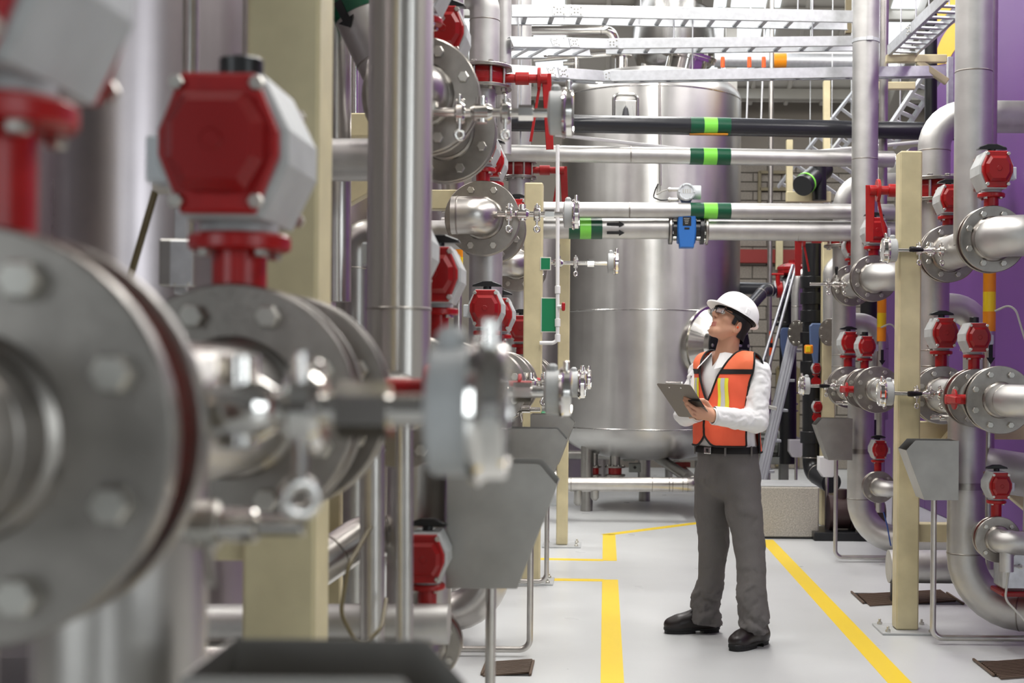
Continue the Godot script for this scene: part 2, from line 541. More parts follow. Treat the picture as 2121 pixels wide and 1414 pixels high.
func room() -> void:
	struct("floor", m_box(Vector3(16.4, 0.2, 40.4), 0.0), M.floor_epoxy, T(Vector3(1, -0.1, -4)))
	struct("wall_left", m_box(Vector3(0.2, 8, 40), 0.0), M.hall_wall, T(Vector3(-7.1, 4, -4)))
	struct("wall_right", m_box(Vector3(0.2, 8, 40), 0.0), M.hall_wall, T(Vector3(9.1, 4, -4)))
	struct("wall_behind", m_box(Vector3(16.4, 8, 0.2), 0.0), M.hall_wall, T(Vector3(1, 4, 16.1)))
	var ceil := struct("ceiling", m_box(Vector3(16.4, 0.2, 30.2), 0.0), M.hall_ceiling, T(Vector3(1, 7.52, 1.1)))
	# the roof slopes down to the far wall
	var sl := atan2(7.42 - 4.35, 8.2)
	var slope := Basis(Vector3.RIGHT, -sl)
	var mid := W(1, (7.42 + 4.35) / 2.0 + 0.1, 18.0)
	var roof := struct("trim_1", m_box(Vector3(16.4, 0.15, 9.0), 0.0), M.roof_sheet, T(mid, slope))
	for k in 22:
		part(roof, "roof_rib", m_box(Vector3(0.06, 0.05, 8.8), 0.01), M.roof_sheet, T(mid + slope * Vector3(-5.5 + k * 0.5, -0.09, 0), slope))
	for k in 5:
		part(roof, "purlin", m_box(Vector3(16, 0.16, 0.07), 0.004), M.roof_beam, T(mid + slope * Vector3(0, -0.19, 3.9 - k * 1.9), slope))
	for x in [-2.5, 0.2, 2.9, 5.6]:
		part(roof, "rafter", m_box(Vector3(0.14, 0.26, 8.8), 0.006), M.roof_beam, T(mid + slope * Vector3(x, -0.33, 0), slope))
	# block wall at the far end
	var wd := 20.0
	var wall := struct("wall_back", m_box(Vector3(16.4, 8, 0.2), 0.0), M.mortar, T(W(1, 4, wd + 0.12)))
	var rng := RandomNumberGenerator.new()
	rng.seed = 4
	var rows := []
	var y := 0.0
	while y < 4.4:
		var h := 0.19 if y < 2.8 else 0.13
		rows.append([y, h])
		y += h
	var n := 0
	for r in rows.size():
		var x := 1.45 + (0.2 if r % 2 == 0 else 0.0)
		while x < 3.7:
			var mm: Material = M.block_a if rng.randf() < 0.5 else M.block_b
			part(wall, "brick", m_box(Vector3(0.388, rows[r][1] - 0.012, 0.05), 0.006), mm, T(W(x + 0.2, rows[r][0] + rows[r][1] / 2.0, wd + 0.01 - rng.randf() * 0.006)))
			x += 0.4
			n += 1
	var band := P(1600, 531, wd - 0.06)
	single("steel_band_beam", "dark red painted beam running across the pale block wall", "beam", m_box(Vector3(4.6, 0.19, 0.08), 0.006), M.red_band_paint, T(Vector3(2.6, band.y, band.z)))
	single("wall_plate", "grey steel plate fixed over the red beam on the block wall", "plate", m_box(Vector3(0.1, 0.52, 0.04), 0.004), M.beige_paint, T(P(1614, 520, wd - 0.12)))
	var fr := thing("door_frame", "brown steel frame standing before the pale block wall", "frame", P(1573, 420, wd - 0.04))
	for a in [[1573, 355, 1573, 425], [1573, 357, 1640, 357], [1573, 392, 1640, 392]]:
		var p := P(a[0], a[1], wd - 0.04)
		var q := P(a[2], a[3], wd - 0.04)
		part(fr, "frame_bar", m_box(Vector3(maxf(0.045, absf(q.x - p.x)), maxf(0.045, absf(q.y - p.y)), 0.05), 0.004), M.hose_olive, T((p + q) / 2.0))
	var fr2 := thing("door_frame", "brown steel frame low on the block wall behind the ladder", "frame", P(1650, 830, wd - 0.04))
	for a in [[1652, 762, 1652, 966], [1610, 762, 1652, 762], [1610, 762, 1610, 966]]:
		var p := P(a[0], a[1], wd - 0.04)
		var q := P(a[2], a[3], wd - 0.04)
		part(fr2, "frame_bar", m_box(Vector3(maxf(0.05, absf(q.x - p.x)), maxf(0.05, absf(q.y - p.y)), 0.05), 0.004), M.hose_olive, T((p + q) / 2.0))
	# yellow lines
	floor_line("yellow painted line along the aisle under the steel tank rack", [W(0.043, 0, 1.0), W(0.043, 0, 9.43)], 0.105)
	floor_line("short yellow painted aisle line before the dark tank pit", [W(0.043, 0, 10.35), W(0.043, 0, 12.0)], 0.105)
	floor_line("yellow painted line beside the purple wall rack", [W(1.335, 0, 1.0), W(1.335, 0, 11.7)], 0.11)
	floor_line("thin yellow line across the floor, nearer of the pair", [W(-0.5, 0, 9.42), W(0.0, 0, 9.4)], 0.1)
	floor_line("thin yellow line across the floor, farther of the pair", [W(-0.5, 0, 10.42), W(0.0, 0, 10.38)], 0.1)
	floor_line("slanting yellow line running towards the foot of the tank", [P(1254, 1108, 11.95), P(1450, 1082, 12.95)], 0.105)
	floor_line("yellow line on the far floor by the pump motor", [P(1604, 990, 18.0), P(1640, 1010, 16.6)], 0.16)
	floor_line("yellow line patch on the floor behind the concrete block", [P(1690, 1042, 14.7), P(1722, 1062, 13.7)], 0.16)
	# purple painted wall with a yellow mural
	var pw := thing("painted_partition", "tall purple painted partition with a yellow swirl mural", "wall", W(3.25, 0, 11))
	part(pw, "panel", m_box(Vector3(0.12, 5.0, 9.4), 0.01), M.purple_paint, T(W(3.3, 2.5, 9.7)))
	part(pw, "low_panel", m_box(Vector3(0.12, 2.3, 2.8), 0.01), M.purple_paint, T(W(3.3, 1.15, 15.8)))
	var yb := Buf.new()
	var sw := PackedVector2Array()
	for k in 25:
		var a := PI * 0.08 + PI * 1.05 * k / 24.0
		sw.append(Vector2(13.5 + cos(a) * 0.7, 4.36 + sin(a) * 0.3))
	for k in 25:
		var a := PI * 0.08 + PI * 1.05 * (24 - k) / 24.0
		sw.append(Vector2(13.2 + cos(a) * 0.35, 4.3 + sin(a) * 0.1))
	prism(yb, sw, 0.0, 0.004, Transform3D(Basis(Vector3(0, 0, -1), Vector3.UP, Vector3(-1, 0, 0)), Vector3(3.24, 0, 0)))
	part(pw, "mural_swirl", yb.mesh(), M.mural_yellow, T(Vector3.ZERO))
	yb = Buf.new()
	prism(yb, PackedVector2Array([Vector2(12.9, 4.83), Vector2(14.1, 4.8), Vector2(14.2, 4.92), Vector2(13.0, 4.98)]), 0.0, 0.004, Transform3D(Basis(Vector3(0, 0, -1), Vector3.UP, Vector3(-1, 0, 0)), Vector3(3.24, 0, 0)))
	part(pw, "mural_swirl", yb.mesh(), M.mural_yellow, T(Vector3.ZERO))

func floor_line(label: String, pts: Array, w: float) -> void:
	var a := Vector3(pts[0].x, 0.0008, pts[0].z)
	var c := Vector3(pts[1].x, 0.0008, pts[1].z)
	var d := c - a
	var bs := Basis(Vector3.UP, atan2(d.x, d.z))
	single("floor_marking", label, "floor marking", m_box(Vector3(w, 0.0016, d.length()), 0.0003), M.floor_yellow, T((a + c) / 2.0, bs))

const TZ := Vector3(0, 0, 1)
const UPV := Vector3(0, 1, 0)

func hexbolt(parent: Node, pos: Vector3, axis: Vector3, s: float) -> void:
	part(parent, "hex_bolt", m_lathe([Vector2(0, 0), Vector2(s, 0), Vector2(s, s * 0.75), Vector2(s * 0.86, s * 0.95), Vector2(0, s * 0.95)], 6, false, true), M.bolt_steel, at_axis(pos, axis))

# a flange disc with its ring of bolts, the heads on the +axis face
func flange(parent: Node, pos: Vector3, axis: Vector3, r: float, t := 0.022, nb := 8, m: Material = null, hub := 0.0) -> MeshInstance3D:
	var pr := [Vector2(0, 0), Vector2(r - 0.003, 0), Vector2(r, 0.003), Vector2(r, t - 0.003), Vector2(r - 0.003, t)]
	if hub > 0.0:
		pr.append_array([Vector2(hub + 0.012, t), Vector2(hub + 0.008, t + 0.006), Vector2(hub, t + 0.012)])
	pr.append(Vector2(0, pr[-1].y))
	var f := part(parent, "flange", m_lathe(pr, 48), m if m else M.flange_steel, at_axis(pos, axis))
	var bs := up_to(axis)
	var s := r * 0.1
	for k in nb:
		var a := TAU * (k + 0.5) / nb
		hexbolt(f, pos + bs * (Vector3(cos(a), 0, sin(a)) * r * 0.79 + Vector3(0, t, 0)), axis, s)
	return f

func weld(parent: Node, pos: Vector3, axis: Vector3, r: float) -> void:
	part(parent, "weld_seam", m_lathe([Vector2(r - 0.001, -0.005), Vector2(r + 0.002, -0.002), Vector2(r + 0.002, 0.002), Vector2(r - 0.001, 0.005)], 32), M.flange_steel, at_axis(pos, axis))

func pipe(label: String, pts: Array, r: float, m: Material, rad := 0.15, seg := 32, called := "steel_pipe") -> Node3D:
	var t := thing(called, label, "pipe", pts[0])
	bent(t, "pipe_run", pts, r, m, rad, seg)
	if rad > 0.0 and r > 0.05:
		for k in range(1, pts.size() - 1):
			for q in [pts[k - 1], pts[k + 1]]:
				var d: Vector3 = (q - pts[k])
				if d.length() > rad * 1.25: weld(t, pts[k] + d.normalized() * rad * 1.02, d, r)
	return t

func band(parent: Node, pos: Vector3, axis: Vector3, r: float, w: float, m: Material) -> void:
	part(parent, "colour_band", m_lathe([Vector2(r, -w / 2), Vector2(r + 0.0016, -w / 2), Vector2(r + 0.0016, w / 2), Vector2(r, w / 2)], 32), m, at_axis(pos, axis))

func green_bands(parent: Node, pos: Vector3, axis: Vector3, r: float, w: float) -> void:
	var a := axis.normalized()
	band(parent, pos - a * w / 3.0, a, r, w / 3.0, M.green_band)
	band(parent, pos, a, r, w / 3.0, M.lime_band)
	band(parent, pos + a * w / 3.0, a, r, w / 3.0, M.green_band)

# black arrow printed on a pipe; x along the arrow, z out of the pipe
func arrow(parent: Node, pos: Vector3, along: Vector3, out: Vector3, L: float, w: float) -> void:
	var b := Buf.new()
	prism(b, PackedVector2Array([Vector2(0, -w * 0.22), Vector2(L * 0.68, -w * 0.22), Vector2(L * 0.68, -w / 2), Vector2(L, 0), Vector2(L * 0.68, w / 2), Vector2(L * 0.68, w * 0.22), Vector2(0, w * 0.22)]), 0.0, 0.0025)
	part(parent, "flow_arrow", b.mesh(), M.print_black, T(pos, Basis(along, out.cross(along), out)))

func octagon(w: float, h: float, c: float, cy: float) -> PackedVector2Array:
	return PackedVector2Array([Vector2(-w + c, -h), Vector2(w - c, -h), Vector2(w, -h + cy), Vector2(w, h - cy), Vector2(w - c, h), Vector2(-w + c, h), Vector2(-w, h - cy), Vector2(-w, -h + cy)])

# butterfly valve with a red capped actuator on its stem; the pipe runs along z
func actuated_valve(label: String, pos: Vector3, rw: float, h: float, s: float, wafer := 0.05, knob := true, box_side := 1.0) -> Node3D:
	var t := thing("actuated_valve", label, "valve", pos)
	part(t, "wafer_body", m_lathe([Vector2(0, -wafer / 2), Vector2(rw, -wafer / 2), Vector2(rw, wafer / 2), Vector2(0, wafer / 2)], 40), M.red_paint, at_axis(pos, TZ))
	var ab := pos.y + h - 0.082 * s
	var base := Vector3(pos.x, 0, pos.z)
	rod(t, "stem_neck", pos + UPV * rw * 0.9, Vector3(pos.x, ab - 0.03 * s, pos.z), 0.032 * s, M.red_paint, 20)
	part(t, "mounting_flange", m_lathe([Vector2(0, 0), Vector2(0.056 * s, 0), Vector2(0.06 * s, 0.004), Vector2(0.06 * s, 0.016 * s), Vector2(0.056 * s, 0.02 * s), Vector2(0, 0.02 * s)], 28), M.red_paint, T(base + UPV * (ab - 0.032 * s)))
	for k in 4:
		var a := TAU * (k + 0.5) / 4
		hexbolt(t, base + Vector3(cos(a) * 0.047 * s, ab - 0.032 * s, sin(a) * 0.047 * s), -UPV, 0.009 * s)
	part(t, "spacer", m_rod(0.045 * s, 0.014 * s), M.grey_cast, T(base + UPV * (ab - 0.013 * s)))
	var cen := Vector3(pos.x, pos.y + h, pos.z)
	var key := "act%s" % s
	if not cache.has(key):
		var b := Buf.new()
		prism(b, PackedVector2Array([Vector2(-0.045, -0.082) * s, Vector2(0.045, -0.082) * s, Vector2(0.075, -0.02) * s, Vector2(0.075, 0.02) * s, Vector2(0.045, 0.082) * s, Vector2(-0.045, 0.082) * s, Vector2(-0.075, 0.02) * s, Vector2(-0.075, -0.02) * s]), -0.085 * s, 0.085 * s, Transform3D.IDENTITY, 0.006 * s)
		var c := Buf.new()
		prism(c, octagon(0.067 * s, 0.079 * s, 0.026 * s, 0.066 * s), 0.0, 0.02 * s, Transform3D.IDENTITY, 0.004 * s)
		var d := Buf.new()
		prism(d, octagon(0.055 * s, 0.055 * s, 0.02 * s, 0.034 * s), 0.0, 0.024 * s, Transform3D.IDENTITY, 0.012 * s)
		cache[key] = [b.mesh(), c.mesh(), d.mesh()]
	part(t, "actuator_body", cache[key][0], M.grey_cast, T(cen))
	for f in [1.0, -1.0]:
		var bs := Basis.IDENTITY if f > 0 else Basis(UPV, PI)
		var cap := part(t, "end_cap", cache[key][1], M.red_paint, T(cen + TZ * f * 0.0855 * s, bs))
		part(cap, "cap_dome", cache[key][2], M.dark_red, T(cen + TZ * f * 0.105 * s, bs))
		part(cap, "cap_boss", m_rod(0.012 * s, 0.003 * s), M.dark_red, at_axis(cen + TZ * f * 0.128 * s, TZ * f))
		for q in [[-1, -1], [1, -1], [1, 1], [-1, 1]]:
			hexbolt(cap, cen + Vector3(q[0] * 0.045 * s, q[1] * 0.066 * s, f * 0.105 * s), TZ * f, 0.009 * s)
	if knob:
		rod(t, "indicator_stem", cen + UPV * 0.08 * s, cen + UPV * 0.1 * s, 0.018 * s, M.black_plastic, 16)
		var kb := Buf.new()
		prism(kb, PackedVector2Array([Vector2(-0.065, 0.0) * s, Vector2(0.065, 0.0) * s, Vector2(0.06, 0.01) * s, Vector2(0.022, 0.024) * s, Vector2(-0.022, 0.024) * s, Vector2(-0.06, 0.01) * s]), -0.02 * s, 0.02 * s, Transform3D.IDENTITY, 0.003 * s)
		part(t, "indicator_knob", kb.mesh(), M.black_plastic, T(cen + UPV * 0.098 * s))
	else:
		part(t, "indicator_knob", m_rod(0.026 * s, 0.036 * s), M.black_plastic, T(cen + UPV * 0.08 * s))
	part(t, "switch_box", m_box(Vector3(0.03, 0.055, 0.05) * s, 0.004), M.transmitter_white, T(cen + Vector3(0.085 * box_side, -0.01, 0.02) * s))
	return t

# hand operated butterfly valve on a vertical pipe
func hand_valve(label: String, pos: Vector3, r: float, dir: Vector3, lever := 0.3, spread := 0.0) -> Node3D:
	var t := thing("butterfly_valve", label, "valve", pos)
	part(t, "wafer_body", m_lathe([Vector2(0, -0.05), Vector2(r * 0.72, -0.05), Vector2(r * 0.76, -0.02), Vector2(r * 0.76, 0.02), Vector2(r * 0.72, 0.05), Vector2(0, 0.05)], 40), M.dark_red, T(pos))
	for s in [-1.0, 1.0]:
		flange(t, pos + UPV * s * 0.05, UPV * s, r, 0.02, 8)
	for k in 8:
		var a := TAU * (k + 0.5) / 8
		var q := pos + Vector3(cos(a), 0, sin(a)) * r * 0.79
		rod(t, "through_bolt", q - UPV * 0.05, q + UPV * 0.05, r * 0.055, M.bolt_steel, 10)
	var d := dir.normalized()
	var e := pos + d * (r + 0.16)
	rod(t, "stem_neck", pos + d * r * 0.7, e, 0.026, M.red_paint, 18)
	rod(t, "neck_sleeve", pos + d * (r + 0.02), pos + d * (r + 0.1), 0.038, M.red_paint, 18)
	rod(t, "notch_plate", e - d * 0.008, e + d * 0.01, 0.066, M.red_paint, 28)
	rod(t, "hub", e, e + d * 0.05, 0.03, M.red_paint, 18)
	var side := d.cross(UPV).normalized()
	var lb := Buf.new()
	prism(lb, PackedVector2Array([Vector2(-0.028, 0.03), Vector2(0.028, 0.03), Vector2(0.024, -lever), Vector2(-0.02, -lever)]), -0.006, 0.006, Transform3D.IDENTITY, 0.003)
	part(t, "lever", lb.mesh(), M.red_paint, T(e + d * 0.045, Basis(d, UPV, d.cross(UPV)).rotated(side, spread)))
	lb = Buf.new()
	prism(lb, PackedVector2Array([Vector2(-0.008, -0.02), Vector2(0.008, -0.02), Vector2(0.008, -lever * 0.9), Vector2(-0.008, -lever * 0.9)]), -0.008, 0.008, Transform3D.IDENTITY, 0.002)
	part(t, "release_lever", lb.mesh(), M.red_paint, T(e + d * 0.01, Basis(d, UPV, d.cross(UPV)).rotated(side, spread - 0.2)))
	return t

# hygienic sample cock with clamps and a gauge at its end
func sample_cock(label: String, a: Vector3, dir: Vector3, L: float, handle_up: bool, gauge_r := 0.065, s := 1.0) -> Node3D:
	var t := thing("sample_valve", label, "valve", a)
	var d := dir.normalized()
	var at := func(f: float) -> Vector3: return a + d * (L * f)
	var ps: Material = M.polished_steel
	rod(t, "stub_tube", a - d * 0.05, at.call(0.92), 0.0125 * s, ps, 18)
	for f in [0.16, 0.52]:
		var c: Vector3 = at.call(f)
		var cl := part(t, "clamp", m_lathe([Vector2(0.0125, -0.014) * s, Vector2(0.026, -0.014) * s, Vector2(0.032, -0.008) * s, Vector2(0.032, 0.008) * s, Vector2(0.026, 0.014) * s, Vector2(0.0125, 0.014) * s], 28), ps, at_axis(c, d))
		rod(cl, "clamp_bolt", c + Vector3(0, -0.055, 0.02) * s, c + Vector3(0, 0.045, 0.02) * s, 0.005 * s, ps, 8)
		var wn := Buf.new()
		var loop := []
		for q in 13: loop.append(Vector3(cos(TAU * q / 12), sin(TAU * q / 12), 0) * 0.012 * s)
		tube(wn, loop, 0.0055 * s, 8, false)
		part(cl, "wing_nut", wn.mesh(), ps, T(c + Vector3(0, -0.066, 0.02) * s, Basis(UPV, 0.5)))
		rod(cl, "hinge_pin", c + Vector3(0, 0.03, 0.0) * s - d * 0.012 * s, c + Vector3(0, 0.03, 0.0) * s + d * 0.012 * s, 0.009 * s, ps, 12)
	var v: Vector3 = at.call(0.33)
	part(t, "valve_body", m_lathe([Vector2(0, -0.03) * s, Vector2(0.016, -0.03) * s, Vector2(0.024, -0.018) * s, Vector2(0.024, 0.018) * s, Vector2(0.016, 0.03) * s, Vector2(0, 0.03) * s], 24), ps, at_axis(v, d))
	if s > 1.0: part(t, "union_nut", m_lathe([Vector2(0.012, -0.02) * s, Vector2(0.022, -0.02) * s, Vector2(0.022, 0.02) * s, Vector2(0.012, 0.02) * s], 6, false, true), ps, at_axis(at.call(0.68), d))
	rod(t, "bonnet", v - UPV * 0.03 * s, v + UPV * 0.042 * s, 0.016 * s, ps, 16)
	if handle_up:
		rod(t, "handle_stem", v + UPV * 0.03, v + UPV * 0.075, 0.005, ps, 10)
		part(t, "handle_grip", m_lathe([Vector2(0, 0), Vector2(0.009, 0.0), Vector2(0.013, 0.05), Vector2(0.011, 0.062), Vector2(0, 0.064)], 18), M.black_plastic, T(v + UPV * 0.07))
	elif d.x < 0.0:
		var hd := (d * 0.95 + TZ * 0.35).normalized()
		var hs := v + TZ * 0.035
		rod(t, "handle_stem", v, hs, 0.01, ps, 12)
		rod(t, "handle_arm", hs, hs + hd * 0.06, 0.006, ps, 10)
		part(t, "handle_grip", m_lathe([Vector2(0, 0), Vector2(0.01, 0.0), Vector2(0.016, 0.06), Vector2(0.014, 0.078), Vector2(0, 0.082)], 18), M.black_plastic, at_axis(hs + hd * 0.055, hd))
	if gauge_r > 0.0:
		var g: Vector3 = at.call(0.86)
		var r := gauge_r
		var gauge := part(t, "gauge_case", m_lathe([Vector2(0, -0.004), Vector2(r * 0.3, -0.004), Vector2(r * 0.9, 0.002), Vector2(r * 0.95, 0.006), Vector2(r * 0.95, 0.042), Vector2(0, 0.042)], 36), M.grey_cast, at_axis(g, d))
		part(gauge, "gauge_clamp", m_lathe([Vector2(r * 0.9, 0.04), Vector2(r * 1.06, 0.043), Vector2(r * 1.1, 0.05), Vector2(r * 1.0, 0.056), Vector2(r * 1.0, 0.074), Vector2(r * 0.94, 0.078), Vector2(r * 0.88, 0.078), Vector2(r * 0.86, 0.06), Vector2(0, 0.06)], 36), ps, at_axis(g, d))
		part(gauge, "dial", m_rod(r * 0.85, 0.003, 32, 0.0005), M.gauge_face, at_axis(g + d * 0.061, d))
		part(gauge, "glass", m_rod(r * 0.87, 0.003, 32, 0.0005), M.glass, at_axis(g + d * 0.073, d))
		part(gauge, "case_lug", m_box(Vector3(0.03, 0.03, 0.03), 0.008), M.grey_cast, T(g + d * 0.022 + Vector3(0, r * 1.02, 0)))
		rod(gauge, "clamp_toggle", g + d * 0.062 + Vector3(0, r * 0.9, 0.02), g + d * 0.062 + Vector3(0, r * 1.35, 0.02), 0.009, ps, 12)
	return t

# funnel shaped drip trough on a bent tubular leg; side = +1 when the rack lies on +x of it
func trough(label: String, x: float, d: float, top: float, side: float, s := 1.0, leg_back := 0.5) -> Node3D:
	var t := thing("drip_trough", label, "trough", W(x, 0, d))
	var pl := [Vector2(0, 0), Vector2(0.22, 0), Vector2(0.265, -0.05), Vector2(0.17, -0.30), Vector2(0, -0.30)]
	var depth := 0.2 * s
	var pts := []
	for p in pl: pts.append(Vector2(x - side * p.x * s, top + p.y * s))
	for z in [-d, -d - depth]:
		var b := Buf.new()
		prism(b, PackedVector2Array(pts), z - 0.0015, z + 0.0015)
		part(t, "end_panel", b.mesh(), M.sheet_steel)
	for k in [[1, 2], [2, 3], [3, 4], [4, 0]]:
		var p: Vector2 = pts[k[0]]
		var q: Vector2 = pts[k[1]]
		if k[0] == 1: continue
		var dir := q - p
		part(t, ["front_lip", "sloped_panel", "sloped_panel", "floor_panel", "back_panel"][k[0]], m_box(Vector3(dir.length(), 0.003, depth), 0.001), M.sheet_steel, Transform3D(Basis(Vector3(dir.x, dir.y, 0).normalized(), Vector3(-dir.y, dir.x, 0).normalized(), TZ), Vector3((p.x + q.x) / 2, (p.y + q.y) / 2, -d - depth / 2)))
	var lx := x - side * 0.1 * s
	bent(t, "leg", [W(lx, top - 0.295 * s, d + depth / 2), W(lx, 0.035, d + depth / 2), W(lx + side * leg_back, 0.035, d + depth / 2)], 0.0155, M.satin_steel, 0.05)
	return t

func column(label: String, x: float, d: float, top: float, w := 0.12) -> Node3D:
	var t := thing("steel_column", label, "column", W(x, 0, d))
	part(t, "post", m_box(Vector3(w, top - 0.012, w), 0.008), M.beige_paint, T(W(x, top / 2 + 0.006, d)))
	part(t, "base_plate", m_box(Vector3(0.3, 0.012, 0.3), 0.002), M.grey_cast, T(W(x, 0.006, d)))
	for q in [[-1, -1], [1, -1], [1, 1], [-1, 1]]:
		var c := W(x + q[0] * 0.115, 0.012, d + q[1] * 0.115)
		rod(t, "anchor_bolt", c, c + UPV * 0.03, 0.007, M.bolt_steel, 10)
		hexbolt(t, c, UPV, 0.014)
	return t

func beam(label: String, a: Vector3, c: Vector3, w: float, h: float, m: Material = null) -> MeshInstance3D:
	var d := c - a
	var bs := up_to(d)
	if absf(d.normalized().y) < 0.95:
		var x := d.normalized()
		var z := x.cross(UPV).normalized()
		bs = Basis(z, x, z.cross(x))
	return single("steel_beam", label, "beam", m_box(Vector3(w, d.length(), h), 0.005), m if m else M.beige_paint, T((a + c) / 2, bs))

# ladder cable tray through the points; width runs along side
func tray(label: String, pts: Array, side: Vector3, width: float, h: float, splices: Array, step := 0.2, m: Material = null) -> Node3D:
	var mm: Material = m if m else M.galvanised
	var t := thing("cable_tray", label, "cable tray", pts[0])
	for k in pts.size() - 1:
		var a: Vector3 = pts[k]
		var c: Vector3 = pts[k + 1]
		var x := (c - a).normalized()
		var z := (side - x * side.dot(x)).normalized()
		var y := z.cross(x)
		if y.y < 0.0: y = -y
		var bs := Basis(x, y, x.cross(y))
		var L := (c - a).length()
		for s in [0.0, 1.0]:
			var b := Buf.new()
			var o: Vector3 = (a + c) / 2 + z * width * s
			box(b, Vector3.ZERO, Vector3(L, h, 0.003), bs, 0.001)
			var inn := bs.z * (0.012 if bs.z.dot(z) * (0.5 - s) > 0 else -0.012)
			box(b, y * h / 2 + inn, Vector3(L, 0.004, 0.026), bs, 0.001)
			box(b, -y * h / 2 + inn, Vector3(L, 0.004, 0.026), bs, 0.001)
			part(t, "side_rail", b.mesh(), mm, T(o))
		var n := int(L / step)
		for j in n:
			var o: Vector3 = a + x * (step * (j + 0.5)) + z * width / 2 - y * (h / 2 - 0.015)
			part(t, "rung", m_box(Vector3(0.035, 0.014, width), 0.002), mm, T(o, Basis(x, y, z)))
	for fr in [0.25, 0.8]:
		var hp: Vector3 = pts[-2].lerp(pts[-1], fr) + side.normalized() * width * 0.5
		hang(t, hp)
	for sp in splices:
		var k: int = sp[0]
		var x: Vector3 = (pts[k + 1] - pts[k]).normalized()
		var z := (side - x * side.dot(x)).normalized()
		var y := z.cross(x)
		if y.y < 0.0: y = -y
		var o: Vector3 = pts[k].lerp(pts[k + 1], sp[1]) - z * 0.004
		var pl := part(t, "splice_plate", m_box(Vector3(0.1, h * 0.94, 0.004), 0.001), mm, T(o, Basis(x, y, x.cross(y))))
		for bx in [-0.035, -0.012, 0.012, 0.035]:
			for by in [-0.3, 0.3]:
				hexbolt(pl, o + x * bx + y * by * h * (1.0 if absf(bx) > 0.02 else 0.5) - z * 0.002, -z, 0.0055)
	return t

# a thin hanger rod from a run up to the roof
func hang(t: Node, p: Vector3) -> void:
	var words := (t.get_meta("label") as String).replace(",", "").split(" ")
	var key := "hang_%s" % t.name
	taken[key] = taken.get(key, 0) + 1
	var top := Vector3(p.x, 7.42 - maxf(0.0, -p.z - 14.0) * 0.374, p.z)
	single("hanger_rod", "%s thin hanger rod of the %s" % [["first", "second"][taken[key] - 1], " ".join(words.slice(0, 9))], "rod", m_rod(0.006, snappedf((top - p).length(), 0.0001), 6), M.galvanised, T(p))

# the point of a run from a to c that shows at picture column px
func on_run(a: Vector3, c: Vector3, px: float) -> Vector3:
	var t := 0.5
	var lo := 0.0
	var hi := 1.0
	for k in 30:
		t = (lo + hi) / 2
		var q := a.lerp(c, t)
		if VX + q.x / -q.z * F < px: lo = t
		else: hi = t
	return a.lerp(c, t)

# texture coordinates wrapped round the upright axis, for brushed metal
func wrapped(m: ArrayMesh) -> ArrayMesh:
	var arr := m.surface_get_arrays(0)
	var uv := PackedVector2Array()
	for q in arr[Mesh.ARRAY_VERTEX]: uv.append(Vector2(atan2(q.x, q.z) / TAU + 0.5, q.y * 0.2))
	arr[Mesh.ARRAY_TEX_UV] = uv
	var st := SurfaceTool.new()
	st.create_from_arrays(arr)
	st.generate_tangents()
	return st.commit()

